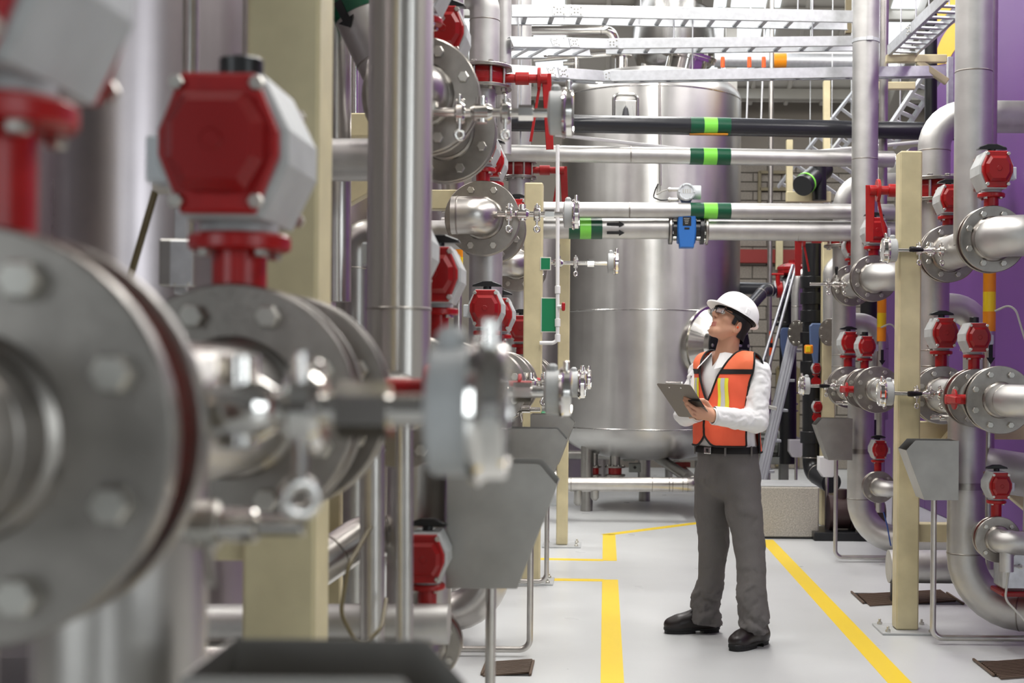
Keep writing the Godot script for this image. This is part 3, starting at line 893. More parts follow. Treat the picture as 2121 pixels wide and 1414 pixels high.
# ---------- the rack before the purple partition: two alike banks ----------
func right_bank(k: int) -> void:
	var o := 3.1 * k
	var which: String = ["front purple wall bank", "rear purple wall bank"][k]
	var X := 1.905
	var H1 := 2.055
	var H2 := 1.265
	var m: Material = M.pipe_steel
	# column and beams
	column("beige steel column in the %s" % which, 1.63 if k == 0 else 1.99, 7.69 if k == 0 else 12.75, 2.58)
	if k == 0: beam("beige cross beam low behind the column, %s" % which, W(1.69, 0.52, 7.8 + o), W(2.1, 0.52, 7.8 + o), 0.1, 0.1)
	if k == 0: beam("beige cross beam at waist height, %s" % which, W(1.69, 1.06, 8.25 + o), W(2.5, 1.06, 8.25 + o), 0.1, 0.1)
	if k == 0:
		beam("beige diagonal brace at the edge, %s" % which, W(1.95, 1.04, 8.13), W(2.55, 0.55, 8.13), 0.1, 0.1)
	# P1: arch from the wall down through the hand valve, then a bend into the lower header
	var hv := W(X, 2.45, 8.3 + o)
	var t := pipe("wide grey pipe arching down to the hand valve, %s" % which, [W(3.1, 2.885, 8.3 + o), W(X, 2.885, 8.3 + o), W(X, 2.52, 8.3 + o)], 0.094, m, 0.2)
	hand_valve("red hand lever butterfly valve on the arched pipe, %s" % which, hv, 0.165, Vector3(-1, 0, 0.0), 0.3)
	var drop := pipe("grey pipe dropping below the hand valve to the lower header, %s" % which, [W(X, 2.38, 8.3 + o), W(X, H2, 8.3 + o), W(X, H2, 8.13 + o)], 0.094, m, 0.16)
	weld(drop, W(X, 1.52, 8.3 + o), UPV, 0.094)
	# H1: upper header with pipe A standing on it
	t = pipe("short grey header between two upper flanges, %s" % which, [W(X, H1, 8.22 + o), W(X, H1, 7.06 + o)], 0.094, m, 0.0)
	flange(t, W(X, H1, 7.97 + o), -TZ, 0.16)
	flange(t, W(X, H1, 7.93 + o), TZ, 0.16, 0.022, 8, null, 0.094)
	flange(t, W(X, H1, 7.085 + o), -TZ, 0.165)
	t = pipe("tall grey riser standing on the upper header, %s" % which, [W(X - 0.01, 6.5, 7.38 + o), W(X - 0.01, H1, 7.38 + o)], 0.096, m, 0.0)
	weld(t, W(X - 0.01, 2.95, 7.38 + o), UPV, 0.096)
	if k == 1:
		part(t, "pipe_clamp", m_lathe([Vector2(0.096, -0.012), Vector2(0.101, -0.012), Vector2(0.101, 0.012), Vector2(0.096, 0.012)], 32), M.galvanised, T(W(X - 0.01, 3.82, 10.48)))
		part(t, "clamp_lug", m_box(Vector3(0.05, 0.03, 0.012), 0.002), M.galvanised, T(W(X, 3.82, 10.375)))
	t = pipe("wide grey elbow leaving the upper red valve, %s" % which, [W(X, H1, 7.02 + o), W(X, H1, 6.83 + o), W(2.6 if k == 0 else 2.3, H1, 6.83 + o)], 0.1, m, 0.15)
	flange(t, W(X, H1, 7.035 + o), TZ, 0.165, 0.022, 8, null, 0.1)
	actuated_valve("grey actuator with red cap above the upper front flange, %s" % which, W(X, H1, 7.06 + o), 0.13, 0.335, 1.12)
	actuated_valve("half hidden red capped actuator behind the tall riser, %s" % which, W(X, H1, 7.95 + o), 0.12, 0.30, 0.95)
	sample_cock("polished sample valve with black grip on the upper header, %s" % which, W(X - 0.06, H1 - 0.01, 7.62 + o), Vector3(-1, 0, 0.0), 0.34, k == 1, 0.066 if k == 0 else 0.0)
	# back elbow
	pipe("grey elbow bending down behind the actuators, %s" % which, [W(X, 1.78, 8.5 + o), W(2.22, 1.78, 8.5 + o), W(2.22, 1.0, 8.5 + o)], 0.085, m, 0.2)
	# H2: lower header
	t = pipe("grey lower header with three flanges, %s" % which, [W(X, H2, 8.04 + o), W(X, H2, 7.36 + o)], 0.094, m, 0.0)
	flange(t, W(X, H2, 8.06 + o), TZ, 0.165, 0.022, 8, null, 0.094)
	flange(t, W(X, H2, 7.40 + o), -TZ, 0.15)
	var e := pipe("grey pipe end beyond the lower flanges, %s" % which, [W(X, H2, 6.9 + o), W(X, H2, 6.6 + o), W(2.35, H2, 6.6 + o)], 0.077, m, 0.12)
	flange(e, W(X, H2, 6.885 + o), TZ, 0.165, 0.022, 8, null, 0.077)
	var sp := pipe("short flanged spool between the lower valves, %s" % which, [W(X, H2, 7.34 + o), W(X, H2, 6.95 + o)], 0.094, m, 0.0)
	flange(sp, W(X, H2, 7.33 + o), TZ, 0.15)
	flange(sp, W(X, H2, 6.95 + o), -TZ, 0.16)
	flange(drop, W(X, H2, 8.11 + o), -TZ, 0.165)
	actuated_valve("larger red capped actuator on the lower header, %s" % which, W(X, H2, 8.085 + o), 0.14, 0.35, 1.05)
	actuated_valve("smaller red capped actuator on the lower header, %s" % which, W(X, H2, 7.365 + o), 0.13, 0.31, 0.92, 0.05, false)
	red_handle("red hand lever pointing out of the lower header, %s" % which, W(X - 0.15, H2, 6.93 + o), Vector3(-1, 0, 0))
	sample_cock("polished sample valve with dial gauge on the lower header, %s" % which, W(X - 0.06, H2 + 0.015, 7.6 + o), Vector3(-1, 0, 0), 0.36, false, 0.068)
	drain_cock("small steel drain cock under the lower header, %s" % which, W(X - 0.03, H2 - 0.11, 7.55 + o), Vector3(-1, 0, 0))
	# B: down pipe and its elbow at the floor
	t = pipe("grey down pipe with an elbow at the floor, %s" % which, [W(X, H2, 7.5 + o), W(X, 0.16, 7.5 + o), W(2.9, 0.16, 6.95 + o)], 0.098, m, 0.28)
	part(t, "pipe_clamp", m_lathe([Vector2(0.098, -0.018), Vector2(0.102, -0.018), Vector2(0.102, 0.018), Vector2(0.098, 0.018)], 32), M.sheet_steel, T(W(X, 0.80, 7.5 + o)))
	if k == 0: pipe("horizontal grey pipe near the floor behind the column, %s" % which, [W(1.72, 0.22, 8.6 + o), W(3.0, 0.22, 8.6 + o)], 0.1, m, 0.0)
	if k == 0: single("support_post", "dark steel support post under the low pipe, %s" % which, "post", m_box(Vector3(0.05, 0.16, 0.05), 0.003), M.dark_metal, T(W(1.76, 0.08, 8.6 + o)))
	# low outlet
	var q := W(X + 0.06, 0.565, 7.14 + o)
	t = pipe("slim grey outlet bending off the low valve, %s" % which, [q + TZ * 0.04, q + TZ * 0.16, q + Vector3(0.7, -0.03, 0.16)], 0.058, m, 0.1)
	flange(t, q + TZ * 0.025, TZ, 0.115, 0.02, 4, null, 0.058)
	t = pipe("low flanged stub on the down pipe, %s" % which, [q - TZ * 0.28, q - TZ * 0.02], 0.058, m, 0.0)
	flange(t, q - TZ * 0.04, TZ, 0.11, 0.016, 4)
	actuated_valve("small red capped actuator low on the down pipe, %s" % which, q, 0.1, 0.27, 0.82)
	trough("sheet steel drip trough on a bent leg, %s" % which, 1.79, 7.2 + o, 1.05, 1.0)
	# striped service pipe
	var sx := 2.14
	var sd := 7.95 + o
	t = pipe("slim vertical pipe with orange and yellow bands, %s" % which, [W(sx, 6.3, sd), W(sx, 0.3, sd)], 0.034, M.satin_steel, 0.0, 20)
	for a in [[1.9, M.orange_band], [1.79, M.yellow_band], [1.68, M.orange_band]]:
		band(t, W(sx, a[0], sd), UPV, 0.034, 0.11, a[1])
	arrow(t, W(sx, 1.56, sd - 0.036), -UPV, TZ, 0.12, 0.05)
	# cable from the actuator
	single("signal_cable", "thin pale cable looping beside the actuators, %s" % which, "cable", m_tube(fillet([W(2.05, 1.72, 7.5 + o), W(2.12, 1.76, 7.4 + o), W(2.2, 1.5, 7.4 + o), W(2.19, 0.3, 7.45 + o)], 0.06), 0.006, 8), M.cable_white)

func red_handle(label: String, at: Vector3, dir: Vector3) -> void:
	var t := thing("valve_handle", label, "handle", at)
	rod(t, "stem", at - dir * 0.02, at + dir * 0.1, 0.024, M.red_paint, 16)
	rod(t, "notch_plate", at + dir * 0.05, at + dir * 0.062, 0.05, M.red_paint, 24)
	var b := Buf.new()
	prism(b, PackedVector2Array([Vector2(-0.025, -0.012), Vector2(0.06, -0.02), Vector2(0.2, -0.014), Vector2(0.2, 0.014), Vector2(0.06, 0.02), Vector2(-0.025, 0.012)]), -0.014, 0.014, Transform3D.IDENTITY, 0.004)
	part(t, "lever", b.mesh(), M.red_paint, T(at + dir * 0.085, Basis(TZ, UPV, TZ.cross(UPV))))

func drain_cock(label: String, at: Vector3, dir: Vector3) -> void:
	var t := thing("drain_valve", label, "valve", at)
	rod(t, "body", at - dir * 0.03, at + dir * 0.1, 0.018, M.polished_steel, 18)
	rod(t, "nut", at + dir * 0.03, at + dir * 0.06, 0.026, M.bolt_steel, 6)
	rod(t, "nozzle", at + dir * 0.1, at + dir * 0.15, 0.011, M.polished_steel, 14)
	rod(t, "spindle", at + dir * 0.045, at + dir * 0.06 + Vector3(0, -0.06, 0.03), 0.006, M.bolt_steel, 10)

# ---------- the rack before the big steel tanks: four alike banks ----------
func left_bank(k: int) -> void:
	var B: float = [1.68, 4.4, 7.2, 10.0][k]
	var which: String = ["first steel tank bank", "second steel tank bank", "third steel tank bank", "fourth steel tank bank"][k]
	var X := -0.57
	var H2: float = [1.34, 1.31, 1.3, 1.3][k]
	var m: Material = M.satin_steel
	var e0 := 0.1 if k == 0 else 0.0
	# lower header and its flanges
	var t := pipe("wide lower header carrying the flanges, %s" % which, [W(X, H2, B + 0.39 + e0), W(X, H2, B - 0.36)], 0.098, m, 0.0)
	flange(t, W(X, H2, B + 0.41 + e0), TZ, 0.19, 0.024, 8, null, 0.098)
	flange(t, W(X, H2, B - 0.33), -TZ, 0.19, 0.024)
	var e := pipe("pipe beyond the rear lower flange, %s" % which, [W(X, H2, B + 0.88), W(X, H2, B + 1.08), W(X - 0.38, H2, B + 1.08)], 0.09, m, 0.15)
	flange(e, W(X, H2, B + 0.87), TZ, 0.19, 0.022, 8, null, 0.09)
	var f := pipe("pipe end with the foremost lower flange, %s" % which, [W(X, H2, B - 0.42), W(X, H2, B - 0.62), W(X - 0.4, H2, B - 0.62)], 0.085, m, 0.12)
	flange(f, W(X, H2, B - 0.40), TZ, 0.19, 0.026, 8, null, 0.085)
	var sp := pipe("short flanged spool behind the lower header, %s" % which, [W(X, H2, B + 0.82), W(X, H2, B + 0.46 + e0)], 0.098, m, 0.0)
	flange(sp, W(X, H2, B + 0.82), TZ, 0.19)
	flange(sp, W(X, H2, B + 0.46 + e0), -TZ, 0.19)
	# down pipe
	pipe("broad down pipe below the lower header, %s" % which, [W(X, H2, B), W(X, 0.16, B), W(X - 0.44, 0.16, B + 0.05)], 0.1, m, 0.25)
	# valves
	var s: float = [1.3, 1.15, 1.1, 1.1][k]
	actuated_valve("red capped actuator over the rear lower flange, %s" % which, W(X, H2, B + 0.435 + e0), 0.16, [0.39, 0.4, 0.38, 0.38][k], s, 0.05, k != 0, -1.0)
	actuated_valve("red capped actuator over the foremost lower flange, %s" % which, W(X, H2, B - 0.365), 0.16, [0.43, 0.42, 0.38, 0.36][k], s, 0.05, true, -1.0)
	red_handle("red hand lever sticking out beside the lower flanges, %s" % which, W(X + 0.2, H2 + 0.02, B + 0.84), Vector3(1, 0, 0))
	sample_cock("polished sample valve with dial gauge at its end, %s" % which, W(X + 0.085, H2 + 0.022, B - 0.26), Vector3(1, 0, 0), 0.36, false, 0.068, 1.3)
	drain_cock("small steel drain cock under the lower header, %s" % which, W(X + 0.1, H2 - 0.105, B - 0.16), Vector3(1, 0, 0))
	# low outlet valve
	if k > 0:
		var q := W(X + 0.07, 0.62, B - 0.36)
		t = pipe("slim low outlet bending off behind the trough, %s" % which, [q + TZ * 0.04, q + TZ * 0.16, q + Vector3(-0.6, -0.02, 0.16)], 0.052, m, 0.1)
		flange(t, q + TZ * 0.025, TZ, 0.1, 0.018, 6, null, 0.052)
		t = pipe("low flanged stub on the down pipe, %s" % which, [q - TZ * 0.3, q - TZ * 0.02], 0.052, m, 0.0)
		flange(t, q - TZ * 0.04, TZ, 0.1, 0.016, 6)
		actuated_valve("small red capped actuator low by the trough, %s" % which, q, 0.088, 0.25, 0.85, 0.05, true, -1.0)
	trough("sheet steel drip trough on a bent leg, %s" % which, [-0.42, -0.455, -0.46, -0.47][k], [1.42, 4.12, 6.8, 9.0][k], [1.095, 1.125, 1.11, 1.105][k], -1.0, [1.0, 1.2, 1.05, 1.05][k])
	# upper header
	if k > 0:
		var D: float = [0.0, 4.6, 7.2, 10.0][k]
		var D2: float = [0.0, 5.3, 7.75, 10.5][k]
		var XU: float = [0.0, -0.605, -0.63, -0.63][k]
		var Y: float = [0.0, 2.28, 2.155, 2.125][k]
		t = pipe("upper header between two large flanges, %s" % which, [W(XU, Y, D2 - 0.02), W(XU, Y, D + 0.05)], 0.098, m, 0.0)
		flange(t, W(XU, Y, D2 + 0.02), TZ, 0.19, 0.024, 8, null, 0.1)
		flange(t, W(XU, Y, D + 0.05), -TZ, 0.19, 0.024)
		var u := pipe("curved pipe end before the upper flange, %s" % which, [W(XU, Y, D - 0.0), W(XU, Y, D - 0.12), W(XU - [0.0, 0.14, 0.14, 0.14][k], Y, D - 0.12)], 0.095, m, 0.11)
		flange(u, W(XU, Y, D + 0.02), TZ, 0.19, 0.024, 8, null, 0.098)
		var tail := pipe("short tail pipe behind the rear upper flange, %s" % which, [W(XU, Y, D2 + 0.075), W(XU, Y, D2 + 0.3), W(XU - 0.3, Y, D2 + 0.3)], 0.09, m, 0.12)
		flange(tail, W(XU, Y, D2 + 0.05), -TZ, 0.19, 0.024)
		actuated_valve("red capped actuator above the upper flange, %s" % which, W(XU, Y, D + 0.035), 0.16, 0.36, 1.1, 0.05, true, -1.0)
		actuated_valve("red capped actuator above the rear upper flange, %s" % which, W(XU, Y, D2 + 0.035), 0.16, 0.36, 1.1, 0.05, true, -1.0)
		sample_cock("polished sample valve by the upper flange, %s" % which, W([0, -0.53, -0.55, -0.55][k], [0, 2.208, 2.165, 2.128][k], [0, 4.5, 7.1, 9.9][k]), Vector3(1, 0, 0), [0, 0.40, 0.39, 0.65][k], k == 3, [0, 0.073, 0.07, 0.075][k], 1.15)
	if k == 1:
		t = pipe("tall polished riser before the blurred flanges, %s" % which, [W(X, 5.0, 3.92), W(X, H2, 3.92)], 0.088, M.satin_steel, 0.0, 48)
		var run := t.get_node("pipe_run") as MeshInstance3D
		run.mesh = wrapped(run.mesh)
		run.material_override = M.brushed_pipe
		weld(t, P(822, 640, 3.92) * Vector3(0, 1, 1) + Vector3(X, 0, 0), UPV, 0.088)
	elif k > 1:
		pipe("vertical riser between upper and lower headers, %s" % which, [W(-0.63, [0, 0, 2.155, 2.125][k], B + 0.25), W(-0.63, H2, B + 0.25)], 0.087, M.pipe_steel, 0.0, 40)

# ---------- cable trays and the pipes that cross the aisle ----------
func cross_services() -> void:
	var back := Vector3(0, 0, -1)
	tray("uppermost galvanised cable tray crossing above the tank", [P(1060, 22, 10.4), P(1175, 22, 10.45), P(1775, 34, 10.7)], back, 0.26, 0.085, [[0, 0.85], [1, 0.03]])
	tray("middle galvanised cable tray crossing above the tank", [P(1060, 86, 9.5), P(1170, 88, 10.1), P(1262, 90, 10.45), P(1790, 84, 10.7)], back, 0.2, 0.07, [[0, 0.8], [1, 0.2], [2, 0.01]])
	tray("lowest galvanised cable tray just above the tank top", [P(1060, 145, 9.4), P(1150, 150, 10.0), P(1252, 157, 10.45), P(1960, 146, 10.9)], back, 0.09, 0.075, [[0, 0.9], [1, 0.15], [2, 0.0]])
	tray("galvanised cable tray climbing steeply beside the yellow mural", [P(1838, 105, 10.9), P(1960, -12, 9.6)], Vector3(1, 0, 0), 0.22, 0.08, [[0, 0.4]], 0.12)
	# hanging rods
	for a in [[1497, 120, 15], [1552, 120, 15], [1582, 125, 15]]:
		var t := thing("hanging_rod", "thin hanging rod with an orange sleeve, %s of three" % ["left one", "middle one", "last one"][[1497, 1552, 1582].find(a[0])], "rod", P(a[0], 0, 15))
		rod(t, "rod", P(a[0] + 4, -20, 15), P(a[0] - 6, 260, 15), 0.01, M.galvanised, 8)
		rod(t, "sleeve", P(a[0], 118, 15), P(a[0], 140, 15), 0.022, M.safety_orange, 10)
	# pipes
	var p := pipe("dark grey plastic pipe crossing above the steel ones", [P(1010, 252, 10.589), P(1990, 273, 10.965)], 0.067, M.dark_pvc, 0.0)
	hang(p, P(1785, 268, 10.890))
	hang(p, P(1072, 253, 10.610))
	var a := on_run(P(1010, 252, 10.589), P(1990, 273, 10.965), 1466)
	green_bands(p, a, P(1990, 273, 10.965) - P(1010, 252, 10.589), 0.0672, 0.306)
	part(p, "amber_sticker", m_box(Vector3(0.29, 0.012, 0.05), 0.002), M.amber_band, T(a + Vector3(-0.01, -0.064, 0.022)))
	p = pipe("upper pale steel pipe with green bands crossing the tank", [P(1000, 316, 10.643), P(1850, 330, 10.911)], 0.0625, M.pipe_steel, 0.0)
	hang(p, P(1790, 329, 10.890))
	hang(p, P(1078, 317, 10.664))
	green_bands(p, on_run(P(1000, 316, 10.643), P(1850, 330, 10.911), 1466), P(1850, 330, 10.911) - P(1000, 316, 10.643), 0.0625, 0.31)
	weld(p, P(1307, 320, 10.734), Vector3.RIGHT, 0.0625)
	p = pipe("middle pale steel pipe with green bands crossing the tank", [P(1090, 434, 10.696), P(1850, 439, 10.911)], 0.060, M.pipe_steel, 0.0)
	hang(p, P(1795, 439, 10.890))
	green_bands(p, on_run(P(1090, 434, 10.696), P(1850, 439, 10.911), 1468), P(1850, 439, 10.911) - P(1090, 434, 10.696), 0.060, 0.31)
	weld(p, P(1304, 435, 10.750), Vector3.RIGHT, 0.060)
	p = pipe("lower steel pipe with black flow arrows before the blue flow meter", [P(1100, 473, 10.804), P(1386, 474, 10.857)], 0.078, M.pipe_steel, 0.0)
	green_bands(p, on_run(P(1100, 473, 10.804), P(1386, 474, 10.857), 1210), P(1386, 474, 10.857) - P(1100, 473, 10.804), 0.078, 0.253)
	for y in [464, 482]:
		arrow(p, P(1257, y, 10.836 - 0.079), Vector3.RIGHT, TZ, 0.134, 0.048)
	flange(p, P(1386, 474, 10.857), Vector3.RIGHT, 0.115, 0.02, 8)
	var q := pipe("lower steel pipe running on behind the blue flow meter", [P(1466, 476, 10.879), P(1860, 480, 10.965)], 0.078, M.pipe_steel, 0.0)
	hang(q, P(1780, 479, 10.943))
	flange(q, P(1466, 476, 10.879), Vector3.LEFT, 0.115, 0.02, 8)
	weld(q, P(1652, 478, 10.922), Vector3.RIGHT, 0.078)
	flow_meter()
	transmitter()
	pipe("thin white plastic pipe sloping behind the upper steel pipe", [P(1150, 279, 10.643), P(1440, 312, 10.841)], 0.014, M.white_pvc, 0.0, 14, "plastic_pipe")
	p = pipe("thin white plastic pipe above the steel pipe by the riser", [P(1690, 314, 11.2), P(1925, 292, 11.2)], 0.014, M.white_pvc, 0.0, 14, "plastic_pipe")
	hang(p, P(1782, 306, 11.2))

func flow_meter() -> void:
	var c := P(1421, 476, 10.868)
	var t := thing("flow_meter", "blue flow meter bolted between dark flanges on the lower pipe", "flow meter", c)
	rod(t, "liner", c - Vector3.RIGHT * 0.125, c + Vector3.RIGHT * 0.125, 0.075, M.black_pvc, 32)
	for s in [-1.0, 1.0]:
		rod(t, "end_flange", c + Vector3.RIGHT * s * 0.098, c + Vector3.RIGHT * s * 0.126, 0.104, M.black_pvc, 36)
		for k in 4:
			var a := TAU * (k + 0.5) / 4
			var q := c + Vector3(s * 0.07, cos(a) * 0.088, sin(a) * 0.088)
			rod(t, "bolt_end", q, q + Vector3.RIGHT * s * 0.03, 0.011, M.bolt_steel, 8)
	part(t, "housing", m_lathe([Vector2(0.07, -0.068), Vector2(0.095, -0.066), Vector2(0.1, -0.06), Vector2(0.1, 0.06), Vector2(0.095, 0.066), Vector2(0.07, 0.068)], 36), M.blue_paint, at_axis(c, Vector3.RIGHT))
	var b := Buf.new()
	prism(b, PackedVector2Array([Vector2(-0.0625, 0.1), Vector2(0.0625, 0.1), Vector2(0.0625, -0.02), Vector2(0.05, -0.135), Vector2(-0.05, -0.135), Vector2(-0.0625, -0.02)]), 0.0, 0.11, Transform3D.IDENTITY, 0.006)
	part(t, "front_housing", b.mesh(), M.blue_paint, T(c))
	part(t, "rating_plate", m_box(Vector3(0.060, 0.0625, 0.003), 0.001), M.print_black, T(c + Vector3(0, 0.05, 0.111)))
	for k in 4:
		part(t, "plate_print", m_box(Vector3(0.04 - 0.006 * k, 0.003, 0.001), 0.0002), M.cable_white, T(c + Vector3(-0.003, 0.07 - k * 0.012, 0.1131)))
	part(t, "name_tag", m_box(Vector3(0.036, 0.014, 0.003), 0.001), M.print_black, T(c + Vector3(0, 0.0, 0.111)))
	rod(t, "neck", c + UPV * 0.09, c + UPV * 0.17, 0.026, M.blue_paint, 20)
	t.scale = Vector3.ONE * 1.07

func transmitter() -> void:
	var c := P(1421, 400, 10.857)
	var t := thing("pressure_transmitter", "round white transmitter head with a pale blue body above the pipes", "transmitter", c)
	part(t, "cover", m_lathe([Vector2(0, 0.055), Vector2(0.060, 0.055), Vector2(0.062, 0.062), Vector2(0.062, 0.084), Vector2(0.055, 0.09), Vector2(0.05, 0.09), Vector2(0.047, 0.084), Vector2(0, 0.084)], 36), M.transmitter_white, at_axis(c, TZ))
	for k in 6:
		var a := TAU * k / 6
		part(t, "cover_rib", m_box(Vector3(0.014, 0.012, 0.01), 0.002), M.transmitter_white, T(c + Vector3(cos(a) * 0.052, sin(a) * 0.052, 0.091), Basis(TZ, a)))
	for k in 4:
		part(t, "relief_mark", m_box(Vector3(0.007, 0.03, 0.002), 0.0005), M.cable_white, T(c + Vector3(-0.024 + k * 0.016, 0.005, 0.0855)))
	rod(t, "case", c - TZ * 0.06, c + TZ * 0.06, 0.0625, M.transmitter_white, 32)
	rod(t, "terminal_cap", c + Vector3(0.05, 0.005, 0), c + Vector3(0.105, 0.005, 0), 0.05, M.transmitter_white, 28)
	part(t, "foot", m_lathe([Vector2(0, -0.125), Vector2(0.038, -0.125), Vector2(0.032, -0.07), Vector2(0.05, -0.03), Vector2(0, -0.03)], 24, true), M.blue_handle, T(c))
	for y in [0.022, -0.05]:
		rod(t, "cable_gland", c + Vector3(-0.05, y, 0.02), c + Vector3(-0.13, y, 0.02), 0.013, M.bolt_steel, 12)
		rod(t, "gland_nut", c + Vector3(-0.11, y, 0.02), c + Vector3(-0.125, y, 0.02), 0.017, M.bolt_steel, 6)
	var g := c + Vector3(-0.13, 0, 0.02)
	bent(t, "cable", [g + UPV * 0.022, g + Vector3(-0.04, 0.01, 0), g + Vector3(-0.075, -0.012, 0), P(1364, 402, 10.965), P(1367, 384, 10.965)], 0.005, M.cable_white, 0.03)
	bent(t, "cable", [g - UPV * 0.05, g + Vector3(-0.05, -0.055, 0), P(1357, 408, 10.965), P(1362, 392, 10.965), P(1367, 382, 10.965)], 0.005, M.black_plastic, 0.03)
	t.scale = Vector3.ONE * 1.07

# ---------- the tall tank ----------
func vessel() -> void:
	var D := 14.3
	var c := P(1345, 760, D)
	var r := 0.898
	c.y = 0.0
	var top := EYE + 548.0 / 206.3
	var bot := EYE - 122.0 / 206.3
	var t := thing("storage_tank", "tall brushed stainless steel tank with domed ends behind the man", "tank", c)
	var pr := []
	for k in 17:
		var a := PI / 2 * k / 16.0
		pr.append(Vector2(r * pow(sin(a), 0.8), bot - cos(a) * 0.33))
	for k in 12: pr.append(Vector2(r, lerpf(bot, top, (k + 1) / 12.0)))
	for k in range(1, 17):
		var a := PI / 2 * k / 16.0
		pr.append(Vector2(r * pow(cos(a), 0.75), top + sin(a) * 0.3))
	part(t, "shell", wrapped(m_lathe(pr, 96, true)), M.brushed_tank, T(c))
	for y in [bot, 1.95, top]:
		part(t, "weld_seam", m_lathe([Vector2(r - 0.002, -0.01), Vector2(r + 0.0025, -0.004), Vector2(r + 0.0025, 0.004), Vector2(r - 0.002, 0.01)], 96), M.tank_steel, T(c + UPV * y))
	for k in 3:
		var a := TAU * k / 3 + 0.5
		var q := c + Vector3(cos(a), 0, sin(a)) * r * 0.8
		rod(t, "leg", q, q + UPV * (bot + 0.02), 0.06, M.sheet_steel, 20)
	# lifting lug
	var lg := P(1296, 214, D - 0.96)
	var lug := Buf.new()
	tube(lug, fillet([lg + Vector3(-0.11, -0.13, 0), lg + Vector3(-0.11, 0.08, 0.02), lg + Vector3(0.11, 0.08, 0.02), lg + Vector3(0.11, -0.13, 0)], 0.05), 0.017, 12)
	part(t, "lifting_lug", lug.mesh(), M.tank_steel)
	part(t, "lug_plate", m_box(Vector3(0.2, 0.16, 0.012), 0.004), M.tank_steel, T(lg + Vector3(0, -0.06, 0.04)))
	part(t, "lug_hook", m_lathe([Vector2(0.0, -0.06), Vector2(0.04, -0.06), Vector2(0.022, 0.03), Vector2(0.0, 0.06)], 16), M.dark_metal, T(lg + Vector3(0, -0.09, 0.06)))
	rod(t, "conduit", P(1366, 158, D - 0.98), P(1368, 384, D - 0.98), 0.011, M.satin_steel, 12)
	# manway on the side, towards the camera and the right
	var ma := Vector3(0.66, 0.0, 0.75).normalized()
	var mp := Vector3(c.x, P(1455, 715, 13.4).y, c.z) + ma * r
	var man := part(t, "manway_neck", m_lathe([Vector2(0.37, -0.2), Vector2(0.365, 0.005), Vector2(0.24, 0.1), Vector2(0.23, 0.16), Vector2(0.26, 0.165), Vector2(0.26, 0.195), Vector2(0.0, 0.2)], 48), M.polished_steel, at_axis(mp, ma))
	part(man, "manway_cover", m_lathe([Vector2(0, 0.19), Vector2(0.27, 0.195), Vector2(0.27, 0.215), Vector2(0.2, 0.23), Vector2(0, 0.24)], 48), M.dark_metal, at_axis(mp, ma))
	var bs := up_to(ma)
	for k in 12:
		var a := TAU * k / 12
		hexbolt(man, mp + bs * Vector3(cos(a) * 0.245, 0.215, sin(a) * 0.245), ma, 0.016)
	var hp := mp + ma * 0.23
	var sd := ma.cross(UPV).normalized()
	bent(man, "manway_handle", [hp - sd * 0.08, hp - sd * 0.08 + ma * 0.07, hp + sd * 0.08 + ma * 0.07, hp + sd * 0.08], 0.011, M.polished_steel, 0.03)
	part(t, "reinforcing_ring", m_lathe([Vector2(0.36, -0.02), Vector2(0.385, -0.02), Vector2(0.385, 0.012), Vector2(0.36, 0.012)], 48), M.polished_steel, at_axis(mp, ma))
	# nozzles on the dome
	var hd := P(1424, 123, D - 0.1)
	var ta := Vector3(0.22, 0.97, 0.12).normalized()
	var hm := part(t, "top_hatch", m_lathe([Vector2(0, -0.2), Vector2(0.2, -0.2), Vector2(0.2, 0.0), Vector2(0.27, 0.0), Vector2(0.27, 0.03), Vector2(0.28, 0.034), Vector2(0.28, 0.06), Vector2(0, 0.07)], 40), M.polished_steel, at_axis(hd, ta))
	var hb := up_to(ta)
	for k in 14:
		var a := TAU * k / 14
		hexbolt(hm, hd + hb * Vector3(cos(a) * 0.255, 0.06, sin(a) * 0.255), ta, 0.014)
	for s in [-0.16, 0.12]:
		var q: Vector3 = hd + ta * 0.06 + Vector3(1, -0.22, 0).normalized() * s
		bent(hm, "hatch_handle", [q + Vector3(-0.05, 0.01, 0.1), q + Vector3(-0.04, 0.09, 0.1), q + Vector3(0.06, 0.07, 0.1), q + Vector3(0.06, -0.01, 0.1)], 0.009, M.polished_steel, 0.025)
	var nz := P(1287, 136, D - 0.1)
	rod(t, "nozzle", nz - UPV * 0.1, nz + UPV * 0.1, 0.06, M.polished_steel, 24)
	flange(t, nz + UPV * 0.09, UPV, 0.105, 0.02, 8, M.polished_steel)
	pipe("polished pipe bending down onto the tank nozzle", [P(1105, 122, D), P(1282, 108, D), nz + UPV * 0.12], 0.035, M.polished_steel, 0.06, 20)
	pipe("bright insulated pipe turning down behind the cable trays", [P(1080, 62, 15.0), P(1265, 62, 15.0), P(1288, 130, 15.2)], 0.055, M.polished_steel, 0.1, 24)
	var sv := P(1193, 130, D)
	var s2 := thing("relief_valve", "small steel relief valve standing on the tank dome", "valve", sv)
	rod(s2, "body", sv - UPV * 0.06, sv + UPV * 0.09, 0.028, M.polished_steel, 16)
	rod(s2, "cap", sv + UPV * 0.09, sv + UPV * 0.14, 0.018, M.polished_steel, 12)
	rod(s2, "outlet", sv, sv + Vector3(-0.13, -0.01, 0), 0.024, M.polished_steel, 14)
	# second tank behind
	var d2 := P(1397, 100, 17.6)
	var t2 := thing("storage_tank", "darker steel tank high up behind the tall one", "tank", d2)
	part(t2, "shell", m_lathe([Vector2(0, -0.35), Vector2(0.3, -0.33), Vector2(0.46, -0.22), Vector2(0.52, -0.05), Vector2(0.52, 2.6), Vector2(0, 2.7)], 56, true), M.tank_steel, T(d2))
